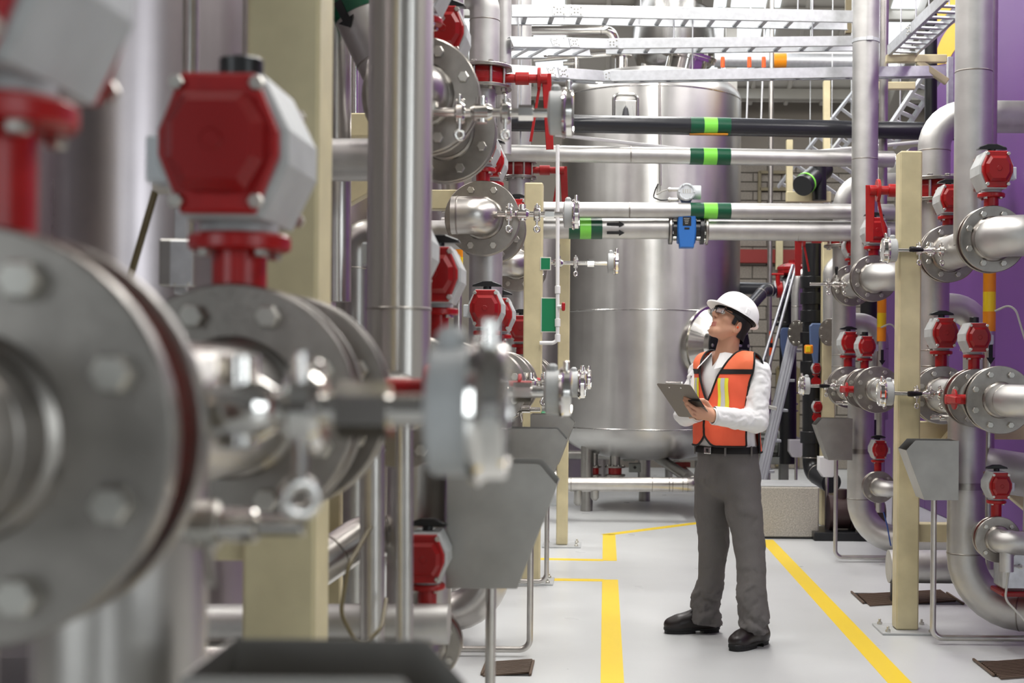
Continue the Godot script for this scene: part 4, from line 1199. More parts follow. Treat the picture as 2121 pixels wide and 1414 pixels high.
	for a in [0.6, 2.7, 4.7]:
		var q := d2 + Vector3(cos(a) * 0.4, -0.15, sin(a) * 0.4)
		rod(t2, "leg", Vector3(q.x, 0, q.z), q, 0.05, M.sheet_steel, 12)
	# pipework in the dark under the tank
	var ug := P(1150, 1003, 13.0)
	var up := pipe("bright steel pipe lying low before the tank feet", [ug, P(1400, 1003, 13.0), P(1438, 1003, 13.0), P(1400, 965, 14.6)], 0.066, M.satin_steel, 0.06, 28)
	for px in [1172, 1183, 1351, 1393]: weld(up, P(px, 1003, 13.0), Vector3.RIGHT, 0.066)
	pipe("steel elbow at the end of the low pipe beside the trough", [P(1150, 1022, 13.05), P(1150, 985, 13.05), P(1128, 975, 13.3)], 0.05, M.satin_steel, 0.06, 24)
	single("pipe_end_cap", "rounded steel end cap of the low pipe by the column", "cap", m_lathe([Vector2(0, -0.06), Vector2(0.09, -0.06), Vector2(0.09, 0.1), Vector2(0.07, 0.17), Vector2(0.0, 0.19)], 32, true), M.grey_cast, at_axis(P(1146, 1008, 12.95), Vector3(0, -0.1, 0.1)))
	for px in [[1197, 1048], [1232, 1037]]:
		var s := thing("drain_stub", "rounded drain stub hanging under the low pipe, %s one" % ("longer" if px[0] == 1197 else "shorter"), "pipe", P(px[0], 1015, 13.0))
		part(s, "stub", m_lathe([Vector2(0, 0.0), Vector2(0.022, 0.006), Vector2(0.038, 0.03), Vector2(0.038, 0.2)], 20, true), M.sheet_steel, T(P(px[0], px[1], 13.0)))
	for a in [[1231, 0.036, 14.0, "slimmer"], [1274, 0.05, 13.9, "broader"]]:
		var nzl := pipe("%s outlet pipe under the belly of the tank" % a[3], [P(a[0], 930, a[2]), P(a[0], 1000, a[2])], a[1], M.sheet_steel, 0.0, 20)
		flange(nzl, P(a[0], 968, a[2]), UPV, a[1] * 2.0, 0.018, 8)
		flange(nzl, P(a[0], 982, a[2]), -UPV, a[1] * 2.0, 0.018, 8)
		rod(nzl, "wafer_body", P(a[0], 982, a[2]), P(a[0], 968, a[2]), a[1] * 1.3, M.dark_red, 20)
	for a in [[1315, 968], [1302, 945]]:
		var jb := thing("junction_box", "grey junction box in the dark under the tank, %s one" % ("lower" if a[1] > 950 else "upper"), "box", P(a[0], a[1], 14.2))
		part(jb, "case", m_box(Vector3(0.12, 0.09, 0.1), 0.006), M.pump_grey, T(P(a[0], a[1], 14.2)))
		part(jb, "knob", m_lathe([Vector2(0, 0), Vector2(0.018, 0.0), Vector2(0.014, 0.02), Vector2(0, 0.02)], 4), M.print_black, at_axis(P(a[0], a[1], 14.14), TZ))
	pipe("pipe sloping up in the dark under the tank", [P(1362, 946, 14.0), P(1425, 990, 13.4)], 0.05, M.sheet_steel, 0.0, 20)
	beam("dark red bar in the shade under the tank", P(1372, 962, 13.9), P(1430, 962, 13.9), 0.03, 0.05, M.red_band_paint)
	for a in [[-0.75, "low behind the trough side of the tall tank"]]:
		var sc := W(a[0], 0, 17.2)
		var st := thing("skirted_tank", "floor standing steel tank %s" % a[1], "tank", sc)
		part(st, "shell", wrapped(m_lathe([Vector2(0, 0.0), Vector2(0.8, 0.0), Vector2(0.8, 2.9), Vector2(0.5, 3.15), Vector2(0, 3.2)], 56)), M.big_tank_steel, T(sc))
		part(st, "skirt_ring", m_lathe([Vector2(0.8, 0.0), Vector2(0.86, 0.0), Vector2(0.86, 0.03), Vector2(0.8, 0.03)], 56), M.sheet_steel, T(sc))
	for k in 5:
		pipe("horizontal steel pipe stacked in the shade behind the tank, %s" % ["topmost", "second from top", "middle", "second from floor", "lowest"][k], [W(-1.6, 1.1 - k * 0.17, 16.0), W(1.6, 1.1 - k * 0.17, 16.0)], 0.05, M.sheet_steel, 0.0, 16)
	for x in [-1.4, 1.4]:
		single("pipe_rack_post", "beige upright holding the stacked pipes, %s" % ("near the trough" if x < 0 else "near the ladder"), "post", m_box(Vector3(0.06, 1.3, 0.05), 0.004), M.beige_paint, T(W(x, 0.65, 16.07)))

func lever_handle(label: String, at: Vector3, L: float) -> void:
	var t := thing("lever_handle", label, "handle", at)
	var b := Buf.new()
	prism(b, PackedVector2Array([Vector2(-0.06, 0.03), Vector2(-0.035, 0.055), Vector2(0.04, 0.055), Vector2(0.055, 0.03), Vector2(0.05, -0.04), Vector2(0.03, -0.07), Vector2(0.022, -L), Vector2(-0.018, -L), Vector2(-0.055, -0.12)]), -0.022, 0.022, Transform3D.IDENTITY, 0.009)
	part(t, "grip", b.mesh(), M.blue_handle, T(at))
	rod(t, "hub", at + Vector3(0.01, 0.02, -0.02), at + Vector3(0.1, 0.02, -0.04), 0.035, M.black_pvc, 18)

func back_equipment() -> void:
	# slender striped conduit
	var t := pipe("slender steel conduit with an orange and black hazard band", [W(P(1595, 500, 16.0).x, 6.6, 16.0), W(P(1595, 500, 16.0).x, 0.0, 16.0)], 0.028, M.satin_steel, 0.0, 16)
	band(t, P(1595, 698, 16.0), UPV, 0.0285, 0.13, M.safety_orange)
	band(t, P(1595, 715, 16.0), UPV, 0.029, 0.05, M.print_black)
	band(t, P(1595, 728, 16.0), UPV, 0.0285, 0.09, M.safety_orange)
	# aluminium ladder
	var a0 := P(1560, 965, 12.9)
	a0.y = 0.02
	var a1 := P(1648, 690, 13.4)
	var lad := thing("step_ladder", "aluminium ladder leaning behind the man's shoulder", "ladder", a0)
	for dx in [0.0, 0.36]:
		var off := Vector3(dx * 0.06, 0, -dx)
		var d := a1 - a0
		var x := d.normalized()
		var z := x.cross(Vector3(0, 0, 1)).normalized()
		var b := Buf.new()
		box(b, Vector3.ZERO, Vector3(0.085, d.length(), 0.022), Basis.IDENTITY, 0.004)
		for g in [-0.025, 0.0, 0.025]: box(b, Vector3(g, 0, 0.013), Vector3(0.008, d.length(), 0.006), Basis.IDENTITY, 0.002)
		part(lad, "stile", b.mesh(), M.aluminium, T((a0 + a1) / 2 + off, Basis(-z, x, Vector3(0, 0, 1))))
	for k in 6:
		var q := a0.lerp(a1, (k + 0.6) / 6.2)
		part(lad, "tread", m_box(Vector3(0.1, 0.025, 0.36), 0.004), M.aluminium, T(q + Vector3(0.045, 0, -0.18)))
	for s in [0.0, 1.0]:
		rod(lad, "hand_rail", P(1582 - s * 8, 800 - s * 30, 12.6 + s * 0.3), P(1650 - s * 8, 548, 12.9 + s * 0.3), 0.014, M.aluminium, 12)
	rod(lad, "cross_bar", P(1573, 838, 12.3), P(1608, 846, 12.35), 0.016, M.cable_white, 12)
	# dark plastic pipework
	var bp: Material = M.black_pvc
	var dp: Material = M.dark_pvc
	pipe("dark plastic pipe with a green end band behind the hard hat", [P(1500, 596, 14.4), P(1580, 598, 14.4), P(1640, 598, 14.4)], 0.062, dp, 0.0, 24, "plastic_pipe")
	t = pipe("dark plastic pipe bending towards the hard hat", [P(1548, 640, 13.2), P(1582, 602, 13.5), P(1665, 596, 13.8)], 0.058, dp, 0.07, 24, "plastic_pipe")
	var rc := thing("red_clamp_valve", "small red valve clamped on the dark plastic pipe", "valve", P(1613, 600, 13.55))
	rod(rc, "body_ring", P(1608, 600, 13.6), P(1620, 599, 13.6), 0.078, M.red_paint, 24)
	for dx in [1604, 1623]: rod(rc, "clamp_ring", P(dx - 2, 600, 13.6), P(dx + 2, 600, 13.6), 0.085, M.grey_cast, 24)
	rod(rc, "stem", P(1612, 600, 13.55), P(1611, 570, 13.55), 0.022, M.red_paint, 12)
	part(rc, "handle", m_box(Vector3(0.12, 0.02, 0.04), 0.006), M.red_paint, T(P(1611, 568, 13.55)))
	var gv := thing("diaphragm_valve", "round red diaphragm valve on top of the dark pipe", "valve", P(1640, 560, 14.0))
	part(gv, "bonnet", m_lathe([Vector2(0, -0.05), Vector2(0.1, -0.05), Vector2(0.145, -0.03), Vector2(0.145, 0.0), Vector2(0.15, 0.004), Vector2(0.15, 0.03), Vector2(0.1, 0.06), Vector2(0.04, 0.075), Vector2(0.04, 0.1), Vector2(0, 0.1)], 32), M.dark_red, T(P(1641, 560, 14.0)))
	for k in 8:
		var a := TAU * k / 8
		hexbolt(gv, P(1641, 560, 14.0) + Vector3(cos(a) * 0.125, 0.035, sin(a) * 0.125), UPV, 0.014)
	part(gv, "body", m_lathe([Vector2(0, -0.3), Vector2(0.1, -0.3), Vector2(0.16, -0.2), Vector2(0.14, -0.1), Vector2(0.06, -0.04), Vector2(0, -0.04)], 28, true), bp, T(P(1641, 560, 14.0)))
	t = pipe("thick black plastic riser with a flange behind the ladder", [P(1632, 612, 14.2), P(1632, 960, 14.2)], 0.085, bp, 0.0, 24, "plastic_pipe")
	flange(t, P(1632, 675, 14.2), UPV, 0.14, 0.03, 8, bp)
	rod(t, "socket", P(1632, 700, 14.2), P(1632, 655, 14.2), 0.1, bp, 24)
	t = pipe("black plastic riser between the white elbow and the column", [P(1683, 505, 12.9), P(1683, 975, 12.9), P(1722, 1000, 12.5)], 0.092, bp, 0.12, 24, "plastic_pipe")
	for y in [585, 618, 655, 700, 760, 905]:
		rod(t, "socket", P(1683, y + 12, 12.9), P(1683, y - 12, 12.9), 0.112, bp, 24)
	t = pipe("pale steel elbow pipe between black risers", [P(1676, 562, 13.2), P(1655, 572, 13.2), P(1650, 610, 13.2), P(1650, 690, 13.2)], 0.05, M.pipe_steel, 0.07, 28)
	weld(t, P(1650, 635, 13.2), UPV, 0.05)
	flange(t, P(1654, 690, 13.12), Vector3(-0.8, 0, 0.6), 0.12, 0.025, 8)
	t = pipe("pale steel pipe bending behind the rear riser", [P(1742, 540, 12.6), P(1722, 560, 12.6), P(1722, 690, 12.6)], 0.075, M.pipe_steel, 0.1, 28)
	flange(t, P(1722, 688, 12.4), Vector3(-0.7, 0, 0.7), 0.12, 0.025, 8)
	t = pipe("black plastic pipe standing behind the rear column", [P(1800, 615, 12.4), W(P(1800, 800, 12.4).x, 0.0, 12.4)], 0.075, bp, 0.0, 24, "plastic_pipe")
	lever_handle("pale blue lever handle in front of the ladder top", P(1628, 690, 14.02), 0.3)
	lever_handle("pale blue lever handle beside the black riser", P(1690, 682, 12.72), 0.31)
	var yb := thing("limit_switch", "small yellow switch box below the blue lever", "switch", P(1675, 723, 12.3))
	part(yb, "case", m_box(Vector3(0.07, 0.075, 0.07), 0.008), M.orange_band, T(P(1675, 723, 12.3)))
	part(yb, "lid", m_box(Vector3(0.045, 0.05, 0.01), 0.004), M.yellow_band, T(P(1674, 723, 12.25)))
	actuated_valve("small dark red actuator in the shade below the yellow switch", P(1690, 790, 12.75), 0.04, 0.12, 0.55, 0.06, false)
	actuated_valve("small dark red actuator in the shade beside the trough", P(1692, 865, 12.75), 0.04, 0.1, 0.6, 0.06, false)
	# white sample troughs
	for a in [[1649, 928, 14.0, "free standing white trough with a slim leg by the motor"], [1713, 966, 12.0, "white trough standing behind the rear drip trough"]]:
		var c := P(a[0], a[1], a[2])
		var w := thing("white_trough", a[3], "trough", Vector3(c.x, 0, c.z))
		var b := Buf.new()
		prism(b, PackedVector2Array([Vector2(-0.075, 0.085), Vector2(0.075, 0.085), Vector2(0.075, -0.03), Vector2(0.04, -0.085), Vector2(-0.04, -0.085), Vector2(-0.075, -0.03)]), -0.07, 0.07, Transform3D.IDENTITY, 0.004)
		part(w, "basin", b.mesh(), M.white_pvc, T(c))
		bent(w, "leg", [c - UPV * 0.085, Vector3(c.x, 0.03, c.z), Vector3(c.x + 0.2, 0.03, c.z)], 0.015, M.satin_steel, 0.05)
	# motor
	var mc := P(1603, 920, 14.5)
	var mo := thing("pump_motor", "grey finned pump motor on a steel stand behind the man", "pump", Vector3(mc.x, 0, mc.z))
	rod(mo, "motor_case", mc - Vector3.RIGHT * 0.16, mc + Vector3.RIGHT * 0.03, 0.1, M.pump_grey, 24)
	for k in 10:
		var a := TAU * k / 10
		part(mo, "cooling_fin", m_box(Vector3(0.17, 0.006, 0.03), 0.001), M.pump_grey, T(mc + Vector3(-0.06, sin(a) * 0.11, cos(a) * 0.11), Basis(Vector3.RIGHT, -a)))
	for x in [0.035, 0.085]: rod(mo, "motor_flange", mc + Vector3.RIGHT * x, mc + Vector3.RIGHT * (x + 0.025), 0.14, M.pump_grey, 32)
	part(mo, "volute", m_lathe([Vector2(0, 0.11), Vector2(0.12, 0.11), Vector2(0.13, 0.17), Vector2(0.08, 0.24), Vector2(0.05, 0.3), Vector2(0, 0.3)], 28), M.pump_grey, at_axis(mc, Vector3.RIGHT))
	part(mo, "stand", m_box(Vector3(0.28, 0.07, 0.24), 0.006), M.pump_grey, T(mc - UPV * 0.16))
	for x in [-0.1, 0.1]: part(mo, "stand_leg", m_box(Vector3(0.08, mc.y - 0.19, 0.2), 0.004), M.pump_grey, T(Vector3(mc.x + x, (mc.y - 0.19) / 2, mc.z)))
	t = pipe("flanged steel drop pipe between motor and black riser", [P(1636, 810, 14.6), P(1636, 900, 14.6)], 0.05, M.sheet_steel, 0.0, 20)
	for y in [815, 838, 852]: flange(t, P(1636, y, 14.6), UPV, 0.085, 0.016, 6, M.sheet_steel)
	# concrete plinth and the maroon pump on its skid
	var cb := P(1635, 1112, 11.78)
	var blk := thing("concrete_plinth", "rough speckled concrete plinth block on the floor behind the man", "block", Vector3(cb.x, 0, -12.1))
	part(blk, "block", m_box(Vector3(0.5, 0.42, 0.62), 0.012), M.concrete, T(Vector3(cb.x - 0.005, 0.22, -12.09)))
	part(blk, "top_grout", m_box(Vector3(0.47, 0.012, 0.6), 0.004), M.grey_cast, T(Vector3(cb.x - 0.005, 0.434, -12.09)))
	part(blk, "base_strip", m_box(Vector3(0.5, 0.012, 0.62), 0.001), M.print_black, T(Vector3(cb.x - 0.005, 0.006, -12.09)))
	var pm := P(1742, 1062, 11.9)
	var pu := thing("maroon_pump", "dark maroon pump on a black skid behind the rear trough leg", "pump", Vector3(pm.x, 0, pm.z))
	part(pu, "skid", m_box(Vector3(0.62, 0.07, 0.5), 0.006), M.black_pvc, T(Vector3(pm.x + 0.05, 0.035, pm.z)))
	rod(pu, "casing", pm - Vector3.RIGHT * 0.06, pm + Vector3.RIGHT * 0.06, 0.13, M.pump_maroon, 28)
	for k in 10:
		var a := TAU * k / 10
		hexbolt(pu, pm + Vector3(-0.06, cos(a) * 0.11, sin(a) * 0.11), Vector3.LEFT, 0.014)
	for x in [-0.09, 0.09]: rod(pu, "casing_ring", pm + Vector3.RIGHT * (x - 0.02), pm + Vector3.RIGHT * (x + 0.02), 0.15, M.pump_maroon, 28)
	rod(pu, "outlet", pm, pm + UPV * 0.2, 0.05, M.pump_maroon, 18)
	rod(pu, "motor", pm + Vector3.RIGHT * 0.1, pm + Vector3.RIGHT * 0.36, 0.1, M.pump_maroon, 24)
	# roof level clutter: diagonal ladder trays and service pipes
	tray("galvanised ladder tray slanting up by the block wall", [P(1610, 385, 17.0), P(1765, 190, 16.4)], Vector3(1, -0.3, 0), 0.35, 0.1, [], 0.14)
	tray("second galvanised ladder tray slanting up near the riser", [P(1655, 395, 15.2), P(1775, 240, 14.8)], Vector3(1, -0.3, 0), 0.4, 0.1, [], 0.14)
	tray("galvanised ladder tray slanting up behind the mural post", [P(1820, 290, 12.4), P(1925, 132, 11.8)], Vector3(1, -0.2, 0), 0.16, 0.07, [], 0.1)
	for a in [[1635, 290, 400, 15.6, 0.07, "short"], [1712, 168, 330, 15.0, 0.07, "tall"]]:
		beam("%s beige hanger post before the slanting trays" % a[5], P(a[0], a[1], a[3]), P(a[0], a[2], a[3]), a[4], a[4])
	t = pipe("silver service pipe with an orange band under the roof", [P(1480, 124, 16.5), P(1780, 128, 16.5)], 0.085, M.galvanised, 0.0, 24)
	band(t, P(1610, 126, 16.5), Vector3(1, 0.0, 0), 0.086, 0.2, M.orange_band)
	pipe("white duct pipe under the roof above the silver one", [P(1480, 108, 16.8), P(1780, 112, 16.8)], 0.05, M.white_pvc, 0.0, 20)
	beam("white roof post behind the upper trays", P(1515, -20, 18.0), P(1515, 190, 18.0), 0.14, 0.1, M.wall_white)
	beam("beige bracket arm beneath the climbing tray", P(1835, 122, 10.9), P(1960, 122, 10.9), 0.06, 0.06)
	beam("beige bracket brace beneath the climbing tray", P(1900, 128, 10.9), P(1962, 170, 10.9), 0.05, 0.05)
	beam("beige bracket arm lower down behind the riser", P(1815, 178, 11.6), P(1895, 178, 11.6), 0.06, 0.06)
	beam("silver channel post before the purple partition", P(1968, 118, 11.2), P(1968, 230, 11.2), 0.05, 0.05, M.galvanised)
	pipe("black plastic riser before the purple partition", [P(1928, 30, 11.8), P(1928, 290, 11.8)], 0.052, bp, 0.0, 20, "plastic_pipe")
	beam("rusty brown roof post high beside the riser", P(1757, -10, 14.0), P(1757, 70, 14.0), 0.06, 0.06, M.hose_olive)
	# strainer with a green ring
	var st := thing("inspection_strainer", "dark glass strainer with a green ring lying on a beige shelf", "strainer", P(1672, 378, 13.6))
	rod(st, "body", P(1662, 385, 13.5), P(1706, 350, 13.9), 0.1, bp, 28)
	part(st, "green_ring", m_lathe([Vector2(0.085, 0), Vector2(0.104, 0.0), Vector2(0.104, 0.02), Vector2(0.085, 0.02)], 28), M.lime_band, at_axis(P(1668, 380, 13.55), P(1706, 350, 13.9) - P(1662, 385, 13.5)))
	rod(st, "tee", P(1697, 345, 13.7), P(1697, 415, 13.7), 0.07, bp, 20)
	beam("beige shelf beam carrying the strainer", P(1628, 408, 13.8), P(1720, 408, 13.8), 0.08, 0.1)
	# hidden uprights that fill the shade behind the rear bank
	t = pipe("large pale pipe slanting behind the upper steel pipes", [P(1770, 372, 12.2), P(1835, 370, 12.2), P(1900, 330, 11.8)], 0.11, M.pipe_steel, 0.1, 32)
	hang(t, P(1800, 371, 12.2))
	hang(t, P(1825, 370, 12.2))
	flange(t, P(1862, 352, 12.0), Vector3(0.8, 0.5, 0.1), 0.16, 0.025, 8)
	pipe("pale pipe curving down beside the rear column", [P(1900, 590, 11.5), P(1868, 620, 11.4), W(P(1862, 800, 11.4).x, 0.0, 11.4)], 0.05, M.pipe_steel, 0.1, 24)
	beam("green and lime marked pale post behind the front column", P(1862, 830, 11.2), P(1862, 885, 11.2), 0.06, 0.06, M.sign_green)

func sign_plate(label: String, c: Vector3, w: float, h: float) -> void:
	var t := thing("wall_sign", label, "sign", c)
	part(t, "plate", m_box(Vector3(w, h, 0.004), 0.001), M.wall_white, T(c))
	part(t, "green_field", m_box(Vector3(w - 0.012, h - 0.012, 0.002), 0.0005), M.sign_green, T(c + TZ * 0.003))

func left_extras() -> void:
	# big tanks behind the rack
	for a in [[-1.82, 4.9, 0.78, "nearest broad steel tank behind the rack"], [-2.0, 7.6, 0.85, "middle broad steel tank behind the rack"], [-2.1, 10.6, 0.9, "farthest broad steel tank behind the rack"], [-1.75, 2.6, 0.6, "broad steel tank beside the blurred first bank"]]:
		var c := W(a[0], 0, a[1])
		var t := thing("process_tank", a[3], "tank", c)
		var r: float = a[2]
		part(t, "shell", wrapped(m_lathe([Vector2(0, 0.35), Vector2(r * 0.7, 0.38), Vector2(r, 0.55), Vector2(r, 5.0), Vector2(r * 0.6, 5.25), Vector2(0, 5.3)], 80)), M.big_tank_steel, T(c))
		for y in [1.25, 2.6, 3.9]:
			part(t, "weld_seam", m_lathe([Vector2(r - 0.002, -0.01), Vector2(r + 0.0025, -0.004), Vector2(r + 0.0025, 0.004), Vector2(r - 0.002, 0.01)], 64), M.big_tank_steel, T(c + UPV * y))
		for k in 4:
			var an := TAU * (k + 0.5) / 4
			rod(t, "leg", c + Vector3(cos(an), 0, sin(an)) * r * 0.75, c + Vector3(cos(an) * r * 0.75, 0.5, sin(an) * r * 0.75), 0.05, M.sheet_steel, 16)
	column("blurred beige steel column between the first two banks", -0.69, 3.1, 4.4, 0.155)
	column("beige steel column with a green sign by the third trough", -0.475, 9.3, 2.6)
	column("slim beige steel column nearest the tall tank", -0.33, 11.2, 2.6, 0.09)
	beam("beige cross beam tied to the blurred column", W(-1.3, 1.03, 3.1), W(-0.76, 1.03, 3.1), 0.1, 0.09)
	beam("beige cross beam high behind the tall riser", P(660, 262, 6.2), P(960, 262, 6.2), 0.11, 0.1)
	beam("beige diagonal brace behind the tall riser", P(660, 440, 6.0), P(800, 360, 6.0), 0.08, 0.08)
	beam("beige cross beam seen between riser and flange", P(800, 415, 7.4), P(960, 415, 7.4), 0.1, 0.1)
	beam("low beige cross beam behind the slim risers", P(640, 1130, 4.9), P(960, 1130, 4.9), 0.07, 0.06)
	beam("beige post standing in the shade behind the rack", P(690, 1010, 5.0), P(690, 1480, 5.0), 0.06, 0.06)
	# conduits and boxes before the tanks
	pipe("slim steel conduit before the nearest tank", [W(P(392, 0, 3.47).x, 7.42, 3.47), P(392, 520, 3.47)], 0.02, M.satin_steel, 0.0, 16)
	pipe("slim steel conduit above the blurred actuator", [W(P(516, 0, 3.3).x, 7.42, 3.3), P(516, 400, 3.3)], 0.018, M.satin_steel, 0.0, 16)
	var jb := thing("junction_box", "flat steel junction box on a strut beside the blurred actuator", "box", P(372, 545, 3.4))
	part(jb, "case", m_box(Vector3(0.075, 0.112, 0.05), 0.004), M.sheet_steel, T(P(368, 545, 3.4)))
	part(jb, "lid", m_box(Vector3(0.055, 0.108, 0.006), 0.002), M.galvanised, T(P(376, 545, 3.372)))
	for q in [362, 390]: hexbolt(jb, P(q, 588, 3.366), TZ, 0.003)
	part(jb, "strut", m_box(Vector3(0.03, 0.3, 0.02), 0.002), M.galvanised, T(P(376, 480, 3.44)))
	single("white_bracket", "white bracket plate beside the blurred red actuator", "bracket", m_box(Vector3(0.08, 0.11, 0.03), 0.006), M.wall_white, T(P(352, 355, 3.46)))
	single("olive_hose", "olive hose hanging before the nearest tank", "hose", m_tube(fillet([P(322, 395, 3.455), P(300, 470, 3.45), P(265, 590, 3.5), P(262, 760, 3.5)], 0.1), 0.009, 10), M.hose_olive)
	# pipes seen between column and riser
	var sa := P(672, -120, 5.0)
	var sb := P(815, 175, 5.0)
	var t := pipe("grey pipe slanting down with a green band and arrow", [sa, sb, P(870, 300, 5.2)], 0.09, M.pipe_steel, 0.1, 32)
	var sl := (sb - sa).normalized()
	green_bands(t, sa.lerp(sb, 0.33), sl, 0.0905, 0.2)
	arrow(t, sa.lerp(sb, 0.46) + Vector3(-0.05, 0.0, 0.082), sl, Vector3(-0.45, 0.0, 0.9).normalized(), 0.1, 0.07)
	pipe("steel riser half hidden behind the blurred column", [P(700, -40, 5.2), P(700, 625, 5.2)], 0.048, M.satin_steel, 0.0, 24)
	pipe("slim bright steel riser behind the slanting pipe", [P(735, -40, 6.4), P(735, 320, 6.4)], 0.016, M.polished_steel, 0.0, 14)
	pipe("bright horizontal pipe joining the tall riser from the column", [P(560, 331, 4.7), P(840, 331, 4.7)], 0.07, M.pipe_steel, 0.0, 32)
	t = pipe("bright horizontal pipe reaching the third riser", [P(840, 486, 7.62), P(1000, 486, 7.62)], 0.077, M.pipe_steel, 0.0, 32)
	hang(t, P(862, 486, 7.62))
	pipe("old grey elbow rising behind the blurred flanges", [P(800, 490, 5.9), P(735, 490, 5.9), W(P(735, 700, 5.9).x, 0.0, 5.9)], 0.075, M.sheet_steel, 0.13, 28)
	t = pipe("slim pipe with orange bands behind the third riser", [P(950, 420, 8.6), W(P(950, 560, 8.6).x, 0.0, 8.6)], 0.025, M.satin_steel, 0.0, 16)
	band(t, P(950, 510, 8.6), UPV, 0.025, 0.13, M.orange_band)
	band(t, P(950, 548, 8.6), UPV, 0.025, 0.09, M.yellow_band)
	# risers higher up
	var hv1 := P(1003, 162, 8.45)
	t = pipe("steel elbow turning down into the upper red valve", [P(930, -14, 8.45), Vector3(hv1.x, P(930, -14, 8.45).y, hv1.z), hv1 + UPV * 0.07], 0.09, M.pipe_steel, 0.16, 32)
	t = pipe("steel drop pipe below the upper red valve", [hv1 - UPV * 0.07, hv1 - UPV * 1.2], 0.07, M.pipe_steel, 0.0, 28)
	hand_valve("red hand lever valve high on the steel elbow", hv1, 0.165, Vector3(1, 0, 0), 0.42, 0.05)
	var hv2 := P(1076, 352, 11.0)
	t = pipe("tall steel riser above the lower red lever valve", [hv2 + UPV * 3.2, hv2 + UPV * 0.07], 0.085, M.pipe_steel, 0.0, 32)
	t = pipe("steel drop pipe below the lower red lever valve", [hv2 - UPV * 0.07, hv2 - UPV * 1.4], 0.085, M.pipe_steel, 0.0, 28)
	hand_valve("red hand lever valve by the slim beige column", hv2, 0.135, Vector3(1, 0, 0), 0.45, 0.05)
	pipe("tall plain riser beside the steel elbow", [P(1044, -30, 9.6), P(1044, 320, 9.6)], 0.05, M.pipe_steel, 0.0, 28)
	pipe("tall plain riser rising from the third bank", [P(938, -30, 7.5), P(938, 440, 7.5)], 0.06, M.satin_steel, 0.0, 28)
	# low pipes in the shade
	pipe("brownish slim riser beside the second trough", [P(771, 870, 3.55), P(771, 1480, 3.55)], 0.031, M.satin_steel, 0.0, 24)
	pipe("grey slim riser before the small red actuator", [P(838, 860, 3.3), P(838, 1500, 3.3)], 0.02, M.satin_steel, 0.0, 20)
	pipe("horizontal pipe low behind the slim risers", [P(420, 1292, 3.9), P(930, 1292, 3.9)], 0.055, M.pipe_steel, 0.0, 28)
	pipe("steel pipe slanting down behind the blurred column", [P(560, 1240, 4.2), P(750, 1110, 4.4), P(930, 1106, 4.6)], 0.065, M.satin_steel, 0.1, 28)
	single("looped_hose", "thin olive hose looped around the brownish riser", "hose", m_tube(fillet([P(768, 1090, 3.52), P(722, 1170, 3.4), P(705, 1270, 3.35), P(745, 1345, 3.35), P(790, 1300, 3.4), P(800, 1240, 3.5)], 0.06), 0.005, 10), M.hose_olive)
	# signs and white plastic pipe by the columns
	sign_plate("green sign plate with a white rim on the beige column", P(1137, 652, 9.237), 0.105, 0.225)
	sign_plate("small green sign half hidden by the sample valve", P(1130, 546, 9.237), 0.07, 0.085)
	var bk := P(1136, 872, 9.32)
	single("green_basket", "green plastic basket edge above the third trough", "basket", m_box(Vector3(0.1, 0.13, 0.12), 0.01), M.sign_green, T(bk))
	sign_plate("little green arrow sign above the third trough", P(1160, 862, 9.8), 0.08, 0.09)
	t = pipe("white plastic pipe with a bend below the green sign", [P(1155, 300, 9.218), P(1155, 710, 9.218), P(1118, 710, 9.218)], 0.0125, M.white_pvc, 0.04, 16, "plastic_pipe")
	for y in [600, 668, 700]:
		rod(t, "socket", P(1155, y + 8, 9.218), P(1155, y - 8, 9.218), 0.018, M.white_pvc, 16)
	rod(t, "tap_stem", P(1155, 635, 9.218), P(1163, 635, 9.19), 0.012, M.white_pvc, 12)
	part(t, "tap_handle", m_box(Vector3(0.022, 0.055, 0.03), 0.006), M.red_paint, T(P(1167, 635, 9.17)))
	t = pipe("slim pipe with yellow and amber bands beside the white plastic pipe", [P(1168, 470, 11.6), W(P(1168, 600, 11.6).x, 0.0, 11.6)], 0.03, M.satin_steel, 0.0, 16)
	band(t, P(1168, 575, 11.6), UPV, 0.03, 0.17, M.orange_band)
	grating("rusty floor drain grating at the foot of the third trough", W(-0.44, 0, 6.62), Vector2(0.22, 0.3))

func grating(label: String, c: Vector3, size: Vector2) -> void:
	var t := thing("drain_grating", label, "grating", c)
	part(t, "pit", m_box(Vector3(size.x, 0.002, size.y), 0.0005), M.print_black, T(c + UPV * 0.001))
	var n := int(size.y / 0.03)
	for k in n:
		part(t, "bar", m_box(Vector3(size.x, 0.012, 0.009), 0.002), M.grate, T(c + Vector3(0, 0.008, -size.y / 2 + (k + 0.5) * size.y / n), Basis(UPV, 0.35)))
	for s in [-1.0, 1.0]: part(t, "rim", m_box(Vector3(0.012, 0.012, size.y), 0.002), M.grate, T(c + Vector3(s * size.x / 2, 0.008, 0)))

